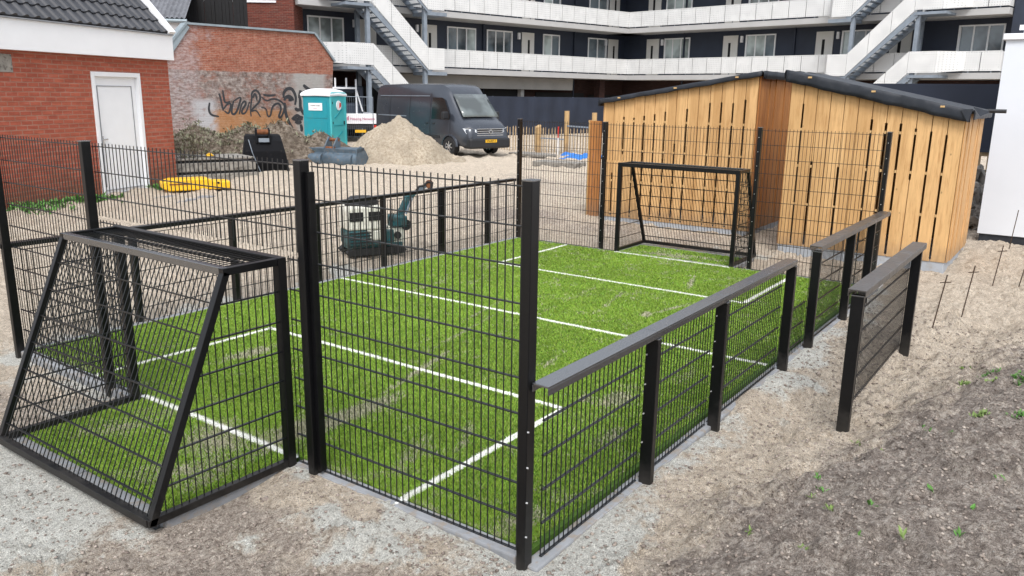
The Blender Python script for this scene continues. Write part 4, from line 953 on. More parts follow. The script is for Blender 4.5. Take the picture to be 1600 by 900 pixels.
    MB().box(-.06, .04, y0+1.05, y0+1.28, 1.38, 1.66).build('wing_mirror', M['plastic_dark'], t, bevel=.04, seg=3)
    # wheels
    def wheel(x, y):
        w = empty('wheel', (x, y, .35)); w.parent = t
        m = MB(); prof = [(.0, .20), (.0, .34), (.03, .355), (.20, .355), (.24, .34), (.24, .20)]; rows = []
        for k in range(25):
            a = 2*math.pi*k/24; rows.append([(r_*math.sin(a), yy, r_*math.cos(a)) for yy, r_ in prof])
        m.grid(rows); m.build('tyre', M['rubber'], w, smooth=True, fix=False)
        m = MB().cyl((0, .02, 0), (0, 1, 0), .07, .04, 12)
        for k in range(7):
            a = 2*math.pi*k/7; m.beam((.05*math.sin(a), .02, .05*math.cos(a)), (.215*math.sin(a), .012, .215*math.cos(a)), .045, .022, (0, 1, 0))
        rows = []
        for k in range(25):
            a = 2*math.pi*k/24; rows.append([(.205*math.sin(a), .03, .205*math.cos(a)), (.215*math.sin(a), .004, .215*math.cos(a)), (.235*math.sin(a), .006, .235*math.cos(a))])
        m.grid(rows); m.build('rim', M['chrome'], w, fix=False)
        MB().cyl((0, .10, 0), (0, 1, 0), .2, .05, 20).build('brake_disc', M['dark'], w)
    wheel(0, ys-.065); wheel(-3.65, ys-.065); wheel(0, y0+.76); wheel(-3.65, y0+.76)
    for x in (0, -3.65):
        m = MB(); rows = []
        for k in range(13):
            a = math.pi*(k/12)-math.pi/2; rows.append([(x+.46*math.sin(a), ys+.01, .36+.46*math.cos(a)), (x+.44*math.sin(a), ys-.05, .36+.44*math.cos(a)), (x+.39*math.sin(a), ys-.055, .36+.39*math.cos(a)), (x+.385*math.sin(a), ys+.02, .36+.385*math.cos(a))])
        m.grid(rows); m.build('wheel_arch', M['plastic_dark'] if x else M['van'], t, smooth=True, fix=False)
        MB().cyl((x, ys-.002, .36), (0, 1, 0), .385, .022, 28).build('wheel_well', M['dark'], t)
    # front: grille bars, lamps, bumper, plate
    g = MB().box(.90, 1.03, y0-.52, y0+.52, .78, 1.05).build('grille', M['dark'], t, bevel=.02)
    m = MB()
    for z in (.80, .88, .96, 1.04): m.box(.99, 1.05, y0-.60, y0+.60, z-.012, z+.012)
    m.build('grille_bar', M['chrome'], g)
    bd = MB().cyl((1.06, y0, .93), (1, 0, 0), .085, .02, 24).build('badge', M['chrome'], g)
    tx = MB(); 
    for a, b in (((-.045, .055), (-.02, .0)), ((-.02, .0), (0, .04)), ((0, .04), (.02, .0)), ((.02, .0), (.045, .055)), ((-.055, .02), (-.025, -.06)), ((-.025, -.06), (0, -.01)), ((0, -.01), (.025, -.06)), ((.025, -.06), (.055, .02))): tx.beam((1.073, y0+a[0], .93+a[1]), (1.073, y0+b[0], .93+b[1]), .012, .006, (1, 0, 0))
    tx.build('emblem', M['ink'], bd)
    for s in (-1, 1):
        MB().prism([(1.0, y0+s*.56, .80), (.985, y0+s*.74, .80), (.84, y0+s*.93, .86), (.70, y0+s*.985, 1.06), (.90, y0+s*.86, 1.09), (.99, y0+s*.60, 1.02)], (.03, s*.012, .0)).build('headlight', M['lamp'], t, bevel=.006)
        MB().box(.98, 1.06, y0+s*.62-.12, y0+s*.62+.12, .52, .57).build('fog_lamp', M['chrome'], t)
    MB().box(.62, 1.09, y0-.93, y0+.93, .30, .70).build('bumper', M['plastic_dark'], t, bevel=.09, seg=4)
    p = MB().box(1.09, 1.10, y0-.26, y0+.26, .53, .64).build('number_plate', M['plate'], t)
    return t, p
vt, vplate = van()
def text(s, size, loc, rot, mat, name, parent, ext=.002):
    cu = bpy.data.curves.new(name, 'FONT'); cu.body = s; cu.size = size; cu.extrude = ext; cu.align_x = 'CENTER'; cu.align_y = 'CENTER'
    tmp = bpy.data.objects.new('tmp', cu); COL.objects.link(tmp); dg = bpy.context.evaluated_depsgraph_get(); me = bpy.data.meshes.new_from_object(tmp.evaluated_get(dg))
    bpy.data.objects.remove(tmp); me.materials.clear(); me.materials.append(mat); me.name = name
    o = bpy.data.objects.new(name, me); COL.objects.link(o); o.parent = parent; o.location = loc; o.rotation_euler = rot; return o
text('VN-837-T', .105, (1.103, .92, .585), (R(90), 0, R(90)), M['ink'], 'plate_text', vplate)

# ------------------------------------------------------------------ portable toilet
t = empty('portable_toilet', (16.78, 20.22, .27), R(18), label='turquoise portable toilet with white roof standing behind the soil heap', cat='portable toilet')
# local x = along the door face (to the right), y = along the left face (away)
MB().box(0, 1.1, 0, 1.1, .06, 2.02).build('wall', M['teal'], t, bevel=.03)
d_ = MB().box(.10, 1.02, -.03, .02, .10, 2.10).build('door', M['teal_light'], t, bevel=.02)
m = MB().box(.0, .12, -.045, .02, .08, 2.15).box(1.0, 1.12, -.045, .02, .08, 2.15).box(.12, 1.0, -.045, .02, 2.06, 2.17); m.build('door_frame', M['teal_light'], t, bevel=.02)
m = MB()
for z in (.45, 1.25): m.beam((.25, -.036, z), (.80, -.036, z+.32), .03, .02, (0, 1, 0))
m.box(.22, .88, -.04, -.03, .98, 1.0); m.build('door_rib', M['teal'], d_)
MB().cyl((.56, -.04, 1.70), (0, 1, 0), .17, .02, 20).build('door_sign', M['white'], d_); MB().prism([(.57, -.054, 1.60), (.70, -.054, 1.66), (.71, -.054, 1.78), (.60, -.054, 1.80)], (0, .004, 0)).build('sign_mark', M['red'], d_)
MB().box(.90, .95, -.06, -.03, 1.02, 1.14).build('lock', M['plastic_dark'], d_)
m = MB()
for z in (.35, 1.05, 1.75): m.box(.09, .13, -.055, -.045, z, z+.08)
m.build('hinge', M['plastic_dark'], d_)
m = MB().box(-.012, .0, .12, .98, .15, 1.15).box(-.012, .0, .12, .98, 1.25, 1.85); m.build('side_panel', M['teal'], t, bevel=.008)
s_ = MB().box(-.03, -.012, .30, .85, 1.52, 1.78).build('sign_board', M['white'], t)
text('mobiel toilet', .075, (-.032, .575, 1.69), (R(90), 0, R(-90)), M['ink'], 'sign_text', s_); text('verhuur', .05, (-.032, .575, 1.59), (R(90), 0, R(-90)), M['pink'], 'sign_text', s_)
m = MB(); rows = []
for z, e in ((2.02, .05), (2.08, .06), (2.13, .03), (2.22, -.08), (2.27, -.22)):
    rows.append([(-e, -e, z), (.55, -e-.01, z+.02), (1.1+e, -e, z), (1.1+e, .55, z+.02), (1.1+e, 1.1+e, z), (.55, 1.1+e, z+.02), (-e, 1.1+e, z), (-e, .55, z+.02), (-e, -e, z)])
m.grid(rows); b = (len(rows)-1)*9; m.f.append(tuple(b+i for i in range(8))); m.build('roof', M['white'], t, bevel=.0, fix=True)
MB().box(.05, 1.05, .05, 1.05, -.02, .08).build('skid', M['plastic_dark'], t)

# ------------------------------------------------------------------ tipper truck behind the toilet
ax = math.atan2(-.57, .82)
t = empty('tipper_truck', (21.25, 23.76, .28), ax, label='truck with white tailboard and white ladder frame, half hidden behind the toilet and van', cat='truck')
MB().box(-.85, .98, 0, .05, .85, 1.28).build('tailboard', M['white'], t, bevel=.01)
MB().box(-.85, .98, .05, 3.2, .85, .95).build('load_floor', M['galv'], t); MB().box(-.95, .98, .03, 3.2, .66, .80).build('chassis', M['plastic_dark'], t)
MB().box(-.85, -.81, .05, 3.2, .95, 1.28).build('side_board', M['white'], t); MB().box(.94, .98, .05, 3.2, .95, 1.28).build('side_board', M['white'], t)
MB().box(-.95, 1.0, 3.3, 5.0, .55, 2.45).build('cab', M['navy'], t, bevel=.1, seg=3); MB().box(-.6, .8, 3.28, 3.30, 1.7, 2.15).build('cab_window', M['vglass_dark'], t)
m = MB()
for x in (-.72, .62): m.beam((x, 3.1, .95), (x, 3.1, 2.75), .07, .07)
m.beam((-.72, 3.1, 2.35), (.62, 3.1, 2.35), .08, .08, (0, 1, 0))
for x in (-.32, .18): m.beam((x, 3.1, 2.35), (x, 3.1, 2.8), .07, .07)
m.beam((.62, 3.1, 2.3), (.90, 3.1, 1.3), .06, .06, (0, 1, 0)); m.build('headboard_frame', M['white'], t)
pl_ = MB().box(.05, .52, -.02, .0, .48, .60).build('number_plate', M['plate'], t)
for s in (-.78, .92): MB().box(s-.09, s+.09, -.03, .03, .68, .80).build('tail_light', M['red'], t)
for s in (-.75, .85):
    for yy in (.9, 4.3): MB().cyl((s, yy, .36), (1, 0, 0), .38, .24, 24).build('wheel', M['rubber'], t)
text('Housing Network', .145, (.38, -.012, 1.06), (R(90), 0, 0), M['pink'], 'tailboard_text', t)
MB().box(-.28, -.25, -.012, -.004, 1.0, 1.13).box(-.23, -.20, -.012, -.004, 1.0, 1.17).build('tailboard_logo', M['pink'], t)
# site fence panel
t = empty('site_fence', (19.0, 20.95, .27), math.atan2(-.6, .45)+.15, label='grey wire site fence panel between the toilet and the van', cat='fence')
MB().tube([(.45, 0, 0), (.45, 0, 2.0), (-.9, 0, 2.02), (-.9, 0, 0)], .02, 8).build('frame', M['galv'], t)
wires(MB(), (-.9, 0), (.45, 0), .1, 2.0, vs=.08, hs=.3, rv=.002, rh=.003, barb=0).build('mesh_panel', M['galv'], t, fix=False)
MB().box(.3, .6, -.12, .12, -.03, .1).build('foot', M['slabstack'], t)

# ------------------------------------------------------------------ heaps
def heap(name, cx, cy, rx, ry, ang, h, mat, label, cat, seed, peaks=None, n=110, rough=.09):
    me_v = []; m = MB(); u = np.linspace(-1.25, 1.25, n); U, V = np.meshgrid(u, u, indexing='ij'); c, s = math.cos(ang), math.sin(ang)
    XX = cx+(U*rx)*c-(V*ry)*s; YY = cy+(U*rx)*s+(V*ry)*c
    rr = np.sqrt(U**2+V**2)*(1+.35*fbm(U*1.5+seed, V*1.5, 3, seed))
    prof = np.clip(1-rr, 0, 1)**.85
    if peaks:
        prof = np.zeros_like(U)
        for px_, py_, pr_, ph_ in peaks: q = np.sqrt((U-px_)**2+(V-py_)**2)/pr_*(1+.3*fbm(U*2+seed, V*2, 3, seed)); prof = np.maximum(prof, ph_*np.clip(1-q, 0, 1)**.9)
    gzz = height(XX, YY)
    ZZ = gzz-.06+prof*h+(rough*fbm(XX*1.6, YY*1.6, 5, seed+1, .55)*2+.06*fbm(XX*7, YY*7, 3, seed+3))*sst(prof, .0, .15)
    if seed == 11: ZZ = ZZ+.02*np.sin(YY*20+6*fbm(XX, YY, 3, 2))*sst(prof, .05, .2)*0
    co = np.stack([XX-cx, YY-cy, ZZ-hz(cx, cy)], -1).reshape(-1, 3); idn = np.arange(n*n).reshape(n, n)
    q = np.stack([idn[:-1, :-1], idn[1:, :-1], idn[1:, 1:], idn[:-1, 1:]], -1).reshape(-1, 4)
    me = mesh_from_arrays(name, co, q); me.polygons.foreach_set('use_smooth', np.ones(len(me.polygons), bool)); me.materials.append(mat)
    o = bpy.data.objects.new(name, me); COL.objects.link(o); o.location = (cx, cy, hz(cx, cy)); tag(o, label, cat)
    return o, XX, YY, ZZ, prof
def heap_mat(name, a, b, c, sc=9):
    t = NT(name, .95, 0, .1); f = t.noise(sc, 9, .75); m = t.noise(1.5, 5); col = t.ramp(f, [(.37, a), (.48, b), (.62, c)]); col = t.mix(t.rng(m, .42, .62, 0, .5), col, tuple(v*.7 for v in b)); t.color(col); t.bump(f, 1.0, .06); return t.m
M['heap_sand'] = heap_mat('sand_heap', (.25, .20, .145), (.42, .355, .27), (.54, .47, .375), 14)
M['heap_soil'] = heap_mat('soil_heap', (.05, .038, .028), (.14, .112, .088), (.29, .25, .205), 8)
heap('sand_pile', 15.45, 15.55, 1.95, 1.85, 0, 1.45, M['heap_sand'], 'pale sand pile in front of the dark van', 'sand pile', 11, peaks=[(0, 0, .9, 1.0), (-.22, .2, .75, .85), (.15, -.2, .7, .8), (.5, -.5, .5, .2)], rough=.13)
o, HX, HY, HZ, HP = heap('soil_heap', 12.3, 18.1, 3.6, 1.8, R(-38), 1.22, M['heap_soil'], 'long heap of brown soil and weeds in front of the graffiti wall', 'soil heap', 23,
     peaks=[(-.55, .15, .62, .92), (-.15, .0, .62, 1.0), (.12, -.02, .5, 1.05), (.45, -.05, .45, .80), (-.9, .3, .45, .9)], n=140, rough=.13)

# weeds / leaves
def weed_mesh(name, pts, mat, leaf=(.03, .07), n_leaf=6, spread=.5, seed=1):
    r = random.Random(seed); m = MB()
    for (x, y, z, sc) in pts:
        for k in range(n_leaf):
            a = r.uniform(0, 6.28); L = r.uniform(*leaf)*sc; w = L*r.uniform(.25, .4); el = r.uniform(.25, 1.1)
            dx, dy = math.cos(a), math.sin(a); bx_, by_ = x+r.uniform(-1, 1)*spread*.02*sc, y+r.uniform(-1, 1)*spread*.02*sc
            p0 = (bx_, by_, z-.005); p2 = (bx_+dx*L*math.cos(el), by_+dy*L*math.cos(el), z+L*math.sin(el)); mid = ((p0[0]+p2[0])/2, (p0[1]+p2[1])/2, (p0[2]+p2[2])/2+L*.1)
            b = len(m.v); m.v += [p0, (mid[0]-dy*w/2, mid[1]+dx*w/2, mid[2]), p2, (mid[0]+dy*w/2, mid[1]-dx*w/2, mid[2])]; m.f.append((b, b+1, b+2, b+3))
    return m
WP = [[2.38, -1.14], [2.42, -1.28], [2.76, -1.51], [2.67, -1.68], [2.52, -1.84], [1.56, -1.11], [1.41, -1.15], [1.24, -1.12], [1.04, -1.32], [1.18, -1.46], [1.37, -1.92], [1.54, -1.73], [1.88, -2.02], [.9, -1.7], [1.04, -1.93], [.72, -1.46], [.58, -1.28], [4.34, -1.79], [4.25, -1.96], [4.59, -1.72], [4.28, -1.59], [3.24, -1.79], [3.21, -2.04], [4.98, -1.51], [.64, -1.01]]
LW_ = {8: 'small pale green seedling', 9: 'broad leaved green seedling'}
def near_name(x, y):
    return 'in the dark soil'
import itertools
desc = ['pale seedling at the left end of the soil bank weeds', 'small sprout just right of the leftmost pale seedling', 'low green tuft on the soil bank', 'bushy green weed between two pale tufts on the bank', 'dark green weed near the right edge of the bank',
        'two leaved sprout above the middle of the soil bank', 'yellowish sprout below the two leaved sprout', 'faint green sprout left of the middle weeds', 'pale yellow seedling in the lower bank', 'broad two leaved green seedling in the lower bank', 'large bright green seedling low on the right of the bank', 'dark green flat seedling right of the broad two leaved one', 'light green rosette at the far right of the bank', 'tall pale seedling at the bottom edge', 'small dark green leaf at the bottom edge right of the tall seedling', 'upright thin green sprout near the bottom edge', 'pale green tuft in the bottom left of the bank', 'long patch of light green weeds on the upper bank', 'green weed patch at the right edge of the upper bank', 'thin weed patch at the top of the bank', 'scattered pale weed left of the upper patch', 'light green tuft right of the bank middle', 'green tuft beside the right frame edge halfway up the bank', 'faint weed where the bank meets the pale sand', 'tiny yellow green sprouts by the corner of the bank']
for i, (x, y) in enumerate(WP):
    z = hz(x, y); pale = i in (0, 7, 8, 13, 16, 17, 20, 21, 23, 24, 1)
    big = 1.25 if i in (9, 10, 11, 13, 14, 4, 15) else .85
    r = random.Random(i); pts = [(r.uniform(-.03, .03), r.uniform(-.03, .03), 0, big) for _ in range(1 if big > 1 else 2)]
    if 17 <= i <= 23: pts = [(r.gauss(0, .04), r.gauss(0, .028), .0, .85) for _ in range(22)]; pts = [(a, b, hz(x+a, y+b)-z, c) for a, b, c, c in [(p[0], p[1], p[3], p[3]) for p in pts]]
    o = weed_mesh('weed', pts, None, (.025, .055), 5 if big > 1 else 4, seed=i).build('weed', M['leafpale'] if pale else M['leaf'], fix=False); o.location = (x, y, z)
    tag(o, desc[i], 'weed', 'weeds on the soil bank')
# weeds on the soil heap and along the wall: ground cover
r = random.Random(3); pts = []
for _ in range(3500):
    i, j = r.randrange(0, 140), r.randrange(0, 140)
    if HP[i, j] > .05 and (HX[i, j] < 12.2 or r.random() < .12): pts.append((HX[i, j], HY[i, j], HZ[i, j]-.02, r.uniform(.6, 1.6)))
o = weed_mesh('heap_weeds', pts, None, (.04, .12), 9, spread=7, seed=5).build('heap_weeds', M['drygrass'], fix=False); tag(o, 'dry grey green weeds growing over the soil heap', 'weeds', kind='stuff')
pts = []
for _ in range(900):
    lx = r.uniform(-4.6, .5); ly = -abs(r.gauss(.0, .35))-.05
    if -2.2 < lx < -.7: continue
    x = 7.11+lx*math.cos(hrot)-ly*math.sin(hrot); y = 14.95+lx*math.sin(hrot)+ly*math.cos(hrot); pts.append((x, y, hz(x, y)-.01, r.uniform(.5, 1.2)))
o = weed_mesh('wall_grass', pts, None, (.05, .16), 5, spread=4, seed=6).build('wall_grass', M['leaf'], fix=False); tag(o, 'green grass tufts along the foot of the brick house wall', 'grass', kind='stuff')
# climbing weed at the house corner
t = empty('corner_shrub', (8.0, 15.5, hz(8.0, 15.5)), label='straggly grey green shrub growing at the corner of the brick house', cat='shrub')
m = MB(); r = random.Random(8); tips = []
for k in range(14):
    p = Vector((r.uniform(-.2, .2), r.uniform(-.15, .15), 0)); path = [p.copy()]
    dvec = Vector((r.uniform(-.35, .35), r.uniform(-.3, .3), 1))
    for _ in range(6): p = p+dvec*r.uniform(.12, .28)+Vector((r.uniform(-.08, .08), r.uniform(-.08, .08), 0)); path.append(p.copy()); tips.append((p.x, p.y, p.z, r.uniform(.5, 1)))
    m.tube(path, [.012-.0015*i for i in range(7)], 4)
m.build('stem', M['stick'], t)
weed_mesh('leaves', tips, None, (.06, .14), 9, spread=6, seed=9).build('foliage', M['drygrass'], t, fix=False)

# ------------------------------------------------------------------ slab stack, yellow barrier, buckets, machine
t = empty('concrete_slab_stack', (9.45, 14.75, .27), R(-208+180+137), label='stack of thick weathered concrete slabs with a yellow glove on top', cat='slab stack')
t.rotation_euler[2] = math.atan2(.35, -1.2)
for i, (z0, z1) in enumerate(((.0, .20), (.26, .47), (.53, .58))):
    j = .03*i; MB().box(0+j, 2.0-j*.5, -1.3+j, 0-j, z0, z1).build('slab', M['slabstack'], t, bevel=.015)
MB().box(.06, 1.9, -1.24, -.06, .20, .26).box(.1, 1.9, -1.2, -.1, .47, .53).build('gap_shade', M['dark'], t)  # near-black filler, shade of the gaps between slabs put into its colour
m = MB(); rows = []
for i in range(7):
    rows.append([(1.0+.10*math.cos(a)*(1+.4*math.sin(3*a+i))*(1-i/7), -.5+.16*math.sin(a)*(1+.3*math.cos(2*a+i))*(1-i/8), .60+.012*i) for a in [k*.7 for k in range(10)]])
g_ = m.grid(rows).build('work_glove', M['yellow'], fix=False); g_.matrix_world = t.matrix_world if False else Matrix.Identity(4)
g_.location = t.location; g_.rotation_euler = t.rotation_euler; tag(g_, 'crumpled yellow work glove lying on the concrete slab stack', 'glove')

t = empty('yellow_barrier_foot', (6.25, 13.75, hz(6.4, 13.5)+.02), math.atan2(-.95, .85)+.42, label='bright yellow plastic block lying on two blocks near the white door', cat='plastic block')
m = MB(); m.prism([(-.0, 0, .12), (.14, 0, .05), (1.38, 0, .06), (1.42, 0, .10), (1.42, 0, .22), (1.05, 0, .24), (.95, 0, .30), (.2, 0, .30), (.0, 0, .24)], (0, .50, 0)); m.build('body', M['yellow'], t, bevel=.03, seg=3)
MB().box(.15, .60, -.008, .0, .185, .21).build('slot', M['rust'], t); MB().cyl((1.15, .0, .2), (0, 1, 0), .025, .02, 10).build('hole', M['dark'], t)
MB().box(.35, .62, .05, .45, -.04, .05).box(1.0, 1.28, .05, .45, -.04, .05).build('support', M['dark'], t)

# black digging bucket
t = empty('excavator_bucket', (10.5, 15.85, .24), math.atan2(-.55, .85), label='large black excavator bucket standing upright in the soil', cat='excavator bucket', group='excavator buckets')
m = MB(); prof = [(0.0, .05), (-.10, .35), (-.08, .70), (.05, .98), (.25, 1.12), (.50, 1.15)]  # (y depth, z)
rows = []; 
for x in (-.50, .50):
    rows.append([(x*(1.2-.30*z), y, z*.9) for y, z in prof])
m.grid(rows); 
for s in (-1, 1): m.prism([(s*.61, -.1, .0), (s*.50, -.10, .6), (s*.44, .03, .88), (s*.42, .25, 1.01), (s*.42, .50, 1.03), (s*.5, .62, .45), (s*.61, .5, .0)], (s*.03, 0, 0))
b_ = m.build('shell', M['bucket_black'], t, fix=False); s_ = b_.modifiers.new('t', 'SOLIDIFY'); s_.thickness = .03
m = MB().prism([(-.19, -.05, .85), (-.19, .3, .95), (-.19, .2, 1.25), (-.19, .02, 1.2)], (.05, 0, 0)).prism([(.14, -.05, .85), (.14, .3, .95), (.14, .2, 1.25), (.14, .02, 1.2)], (.05, 0, 0)); m.build('ear', M['bucket_black'], t, bevel=.01)
MB().cyl((0, .08, 1.14), (1, 0, 0), .07, .34, 12).build('pin', M['rust'], t)
MB().box(-.12, .15, -.08, -.04, .88, .98).build('lug_plate', M['galv'], t); MB().tube([(-.38, -.10, .95), (-.30, -.16, .6), (-.12, -.18, .1), (.0, -.3, .02)], .012, 6).build('strap', M['galv'], t)
# grey grading bucket
t = empty('excavator_bucket', (13.05, 17.05, .25), math.atan2(-1.75, .45), label='wide blue grey grading bucket with rusty hitch lying before the toilet', cat='excavator bucket', group='excavator buckets'); t.scale = (1, 1, 1.15)
m = MB(); L = 1.75; pr = [(0, .08), (-.06, .22), (-.02, .38), (.10, .46)]
rows = [[(x, y-.08, z) for y, z in [(.40, .02), (.12, .0), (-.02, .06), (-.07, .18), (-.05, .30), (.02, .40)]] for x in (0, L*.5, L)]
m.grid(rows); sh = m.build('shell', M['bucket_grey'], t, smooth=True, fix=False); s_ = sh.modifiers.new('t', 'SOLIDIFY'); s_.thickness = .03
MB().prism([(0, -.10, .38), (0, .30, .44), (0, .30, .52), (0, -.12, .49)], (L, 0, 0)).build('top_plate', M['bucket_grey'], t, bevel=.01)
for x in (0, L-.03): MB().prism([(x, -.16, .10), (x, -.12, .50), (x, .10, .56), (x, .30, .50), (x, .72, .06), (x, .60, .0), (x, .0, .0)], (.03, 0, 0)).build('side_plate', M['bucket_grey'], t)
MB().box(0, L, .45, .70, .0, .025).build('cutting_edge', M['rust'], t)
for x in (.62, .92): MB().prism([(x, -.14, .30), (x, -.10, .56), (x, .12, .78), (x, .25, .74), (x, .25, .50)], (.04, 0, 0)).build('ear', M['bucket_grey'], t)
MB().cyl((.79, -.06, .50), (1, 0, 0), .04, .34, 12).build('pin', M['rust'], t); MB().cyl((.79, .16, .70), (1, 0, 0), .04, .36, 12).build('pin', M['rust'], t)
for cx_, w_ in ((.32, .52), (1.32, .60)): MB().cyl((cx_, -.13, .2), (1, 0, 0), .16, w_, 16).build('roller_tube', M['bucket_grey'], t, smooth=True)

# small tracked machine beside the far fence
t = empty('compact_machine', (4.82, 6.52, hz(5.2, 6.5)-.01), R(-27), label='small teal and cream tracked machine with black seat beside the pitch', cat='compact machine'); t.scale = (.86, .86, .94)
# local x to the right in the picture, y away
MB().prism([(.0, .05, .0), (1.0, .05, .0), (1.05, .05, .06), (.95, .05, .12), (.05, .05, .12), (-.05, .05, .06)], (0, .16, 0)).prism([(.0, .50, .0), (1.0, .50, .0), (1.05, .50, .06), (.95, .50, .12), (.05, .50, .12), (-.05, .50, .06)], (0, .16, 0)).build('track', M['rubber'], t, bevel=.015)
MB().box(.02, .98, .10, .60, .10, .18).build('chassis', M['teal_metal'], t, bevel=.01)
MB().prism([(-.02, 0, .17), (.40, 0, .17), (.40, 0, .42), (-.02, 0, .42)], (0, .55, 0)).build('engine_base', M['teal_metal'], t, bevel=.04, seg=3)
MB().prism([(.40, .02, .16), (.80, .02, .16), (.80, .02, .40), (.58, .02, .38), (.42, .02, .26)], (0, .5, 0)).build('side_cover', M['teal_metal'], t, bevel=.015)
hd = MB().prism([(-.03, .0, .42), (.62, .0, .42), (.62, .0, .72), (.56, .0, .80), (.02, .0, .80), (-.03, .0, .74)], (0, .55, 0)).build('engine_hood', M['cream_metal'], t, bevel=.035, seg=3)
MB().box(.30, .60, -.0, .5, .24, .42).build('lower_hood', M['cream_metal'], t, bevel=.03)
for x0, x1 in ((.00, .24), (.34, .58)):
    g_ = MB().box(x0, x1, -.012, .0, .57, .71).build('grille', M['dark'], hd)
m = MB()
for z in (.22, .27, .32, .37): m.box(.0, .38, -.008, .002, z, z+.02)
m.build('louvre', M['plastic_dark'], t)
m = MB(); rows = []
for i in range(9):
    f = i/8; rows.append([(.30+(.30-.05*f)*math.cos(a)*(1-.6*max(0, f-.7)), .26+(.22)*math.sin(a)*(1-.6*max(0, f-.7)), .80+.13*f) for a in [k*2*math.pi/20 for k in range(21)]])
m.grid(rows); b = 8*21; m.f.append(tuple(b+i for i in range(20))); m.build('seat', M['seat'], t, smooth=True, fix=False)
MB().box(.80, 1.08, .08, .42, .42, .60).build('swing_post', M['teal_metal'], t, bevel=.03); MB().box(.72, 1.05, .12, .50, .14, .42).build('front_frame', M['cream_metal'], t, bevel=.03)
MB().cyl((1.06, .25, .45), (0, 1, 0), .09, .30, 14).cyl((.88, .06, .30), (0, 1, 0), .06, .06, 12).build('hydraulic_motor', M['plastic_dark'], t)
MB().prism([(.90, .20, .55), (1.02, .20, .55), (1.22, .20, .86), (1.30, .20, .93), (1.24, .20, .97), (1.12, .20, .92)], (0, .12, 0)).build('boom', M['teal_metal'], t, bevel=.015)
MB().beam((1.22, .26, .92), (1.52, .28, 1.06), .05, .05).tube([(1.08, .18, .62), (1.16, .17, .80), (1.2, .17, .88)], .022, 8).build('dipper', M['galv'], t)
MB().tube([(1.28, .24, .96), (1.36, .24, 1.05), (1.45, .24, 1.06), (1.52, .24, 1.12), (1.62, .24, 1.10), (1.60, .24, 1.02), (1.53, .24, 1.0)], .02, 8).build('hydraulic_hose', M['rubber'], t)
MB().cyl((1.56, .26, 1.08), (0, 1, 0), .07, .05, 14).build('pulley', M['rust'], t)
for x in (.70, .76): MB().tube([(x, .1, .42), (x+.04, .02, .66)], .008, 6).build('lever', M['plastic_dark'], t)

# ------------------------------------------------------------------ paling fence, posts, tarp, pallet
A = Vector((22.2, 17.6, 0)); B = Vector((22.9, 10.6, 0)); t = empty('paling_fence', (A.x, A.y, .2), math.atan2(B.y-A.y, B.x-A.x), label='low fence of split wooden palings and wire in front of the navy screen', cat='fence')
m = MB(); L = (B-A).length; r = random.Random(12); s = 0
while s < L: m.prism([(s, 0, 0), (s+.035, 0, 0), (s+.035+r.uniform(-.01, .01), 0, 1.0), (s+.018, 0, 1.08+r.uniform(-.05, .03)), (s+r.uniform(-.01, .01), 0, 1.0)], (0, .02, 0)); s += r.uniform(.10, .14)
m.build('palings', M['pale_wood'], t)
m = MB()
for z in (.25, .8): m.tube([(0, .03, z), (L, .03, z)], .008, 5)
m.build('wire', M['galv'], t)
def rpost(x, y, h, label, r_=.09, cut=0):
    z = hz(x, y); rows = [[(r_*math.cos(a), r_*math.sin(a), zz+(cut*math.cos(a) if zz > .1 else 0)) for a in [k*2*math.pi/14 for k in range(15)]] for zz in (-.1, h-.02, h)]
    m = MB().grid(rows); b = len(m.v)-15; m.f.append(tuple(b+i for i in range(14))); o = m.build('wooden_post', M['post_wood'], smooth=True, fix=False); o.location = (x, y, z); tag(o, label, 'post', 'round timber posts near the paling fence')
rpost(21.75, 13.35, 1.5, 'tall round timber post with red and white marker pole beside it'); rpost(21.9, 12.3, 1.5, 'tall round timber post just left of the larch sheds'); rpost(21.5, 14.4, 1.0, 'short round timber post with slanted top', .10, .05)
m = MB().beam((21.6, 13.6, .25), (21.6, 13.6, .95), .03, .03).build('marker_pole', M['white']); m['label'] = 'thin white pole with red top beside the tall timber post'; m['category'] = 'marker pole'
MB().beam((21.6, 13.6, .95), (21.6, 13.6, 1.35), .032, .032).build('red_top', M['red'], m)
t = empty('cross_rail', (21.8, 12.3, 0), label='thin metal rail lying across the round timber posts', cat='rail'); MB().beam((0, .1, 1.35), (-.1, 1.0, 1.38), .05, .05).build('bar', M['galv'], t); MB().beam((-.1, 1.1, .9), (-.3, 2.05, .92), .04, .04).build('bar', M['galv'], t)
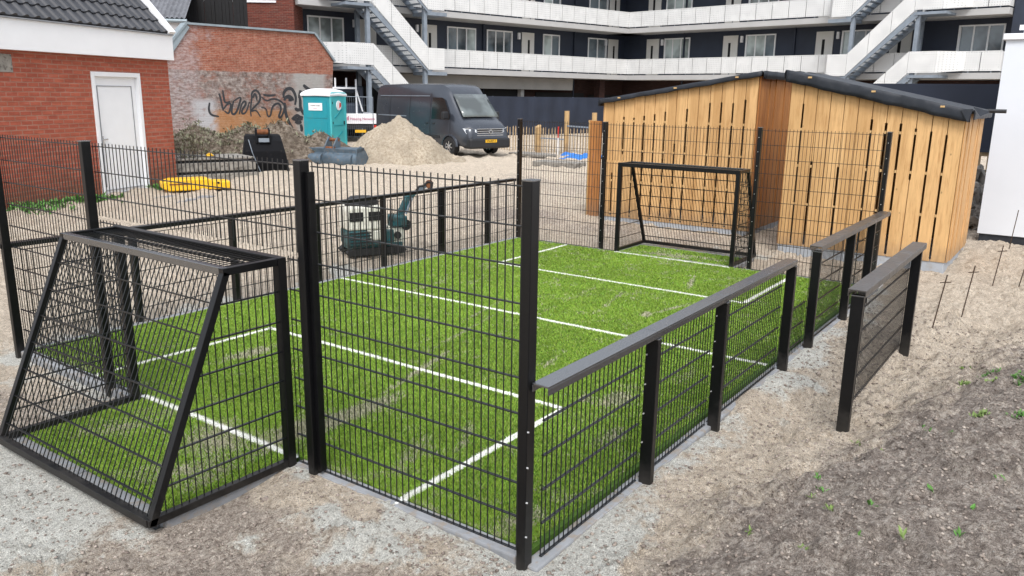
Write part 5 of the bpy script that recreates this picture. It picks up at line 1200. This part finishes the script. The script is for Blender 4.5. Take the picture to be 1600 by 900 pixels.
# tarp
m = MB(); rows = []
r = random.Random(5)
for i in range(16):
    rows.append([(20.3+.14*i+.1*math.sin(j*.5), 11.4+.15*j, .24+.22*math.sin(math.pi*i/15)*(.6+.5*math.sin(j*.8+i*.5))+r.uniform(-.03, .03)) for j in range(13)])
o = m.grid(rows).build('tarpaulin', M['tarp'], smooth=False, fix=False); tag(o, 'crumpled bright blue tarpaulin on the ground left of the sheds', 'tarpaulin')
def slab_(x, y, sx, sy, h, rz, name, mat, label, cat):
    o = MB().box(-sx/2, sx/2, -sy/2, sy/2, 0, h).build(name, mat, bevel=.02); o.location = (x, y, hz(x, y)-.01); o.rotation_euler = (0, 0, rz); tag(o, label, cat); return o
slab_(17.6, 11.0, .7, 1.5, .16, R(6), 'concrete_slab', M['slabstack'], 'flat weathered slab lying on the sand left of the sheds', 'slab')
slab_(20.4, 13.9, .8, 1.6, .10, R(-10), 'timber_board', M['slabstack'], 'thin grey board lying between the blue tarpaulin and the flat slab', 'board')

# rubble between the right shed and the white wall
r = random.Random(21); m = MB()
for _ in range(260):
    x, y = r.uniform(14.2, 18.5), r.uniform(-.9, 1.6); h = max(0, .75-.25*abs(x-17))*r.random()
    s = r.uniform(.05, .17); q = [Vector((r.uniform(-1, 1), r.uniform(-1, 1), r.uniform(-1, 1))).normalized()*s*r.uniform(.7, 1.2) for _ in range(3)]
    c = Vector((x, y, hz(x, y)+h+.04)); a, b, e = q; e = a.cross(b).normalized()*s*.6
    m.quad_box([c-a-b-e, c+a-b-e, c+a+b-e, c-a+b-e, c-a-b+e, c+a-b+e, c+a+b+e, c-a+b+e])
o = m.build('rubble', M['slabstack'], fix=True); tag(o, 'broken concrete rubble behind the right shed beside the white building', 'rubble', kind='stuff')
t = empty('garden_fence', (19.6, -2.6, .25), R(92), label='rough wooden rail fence behind the rubble right of the sheds', cat='fence')
m = MB()
for i in range(26): m.box(i*.22, i*.22+.09, 0, .03, 0, 1.2+r.uniform(-.1, .1))
m.build('palings', M['pale_wood'], t); MB().box(0, 5.8, .03, .07, .9, 1.0).build('rail', M['pale_wood'], t)
MB().box(0, 5.8, .15, .18, 1.0, 2.6).build('dark_sheet', M['screen'], t)
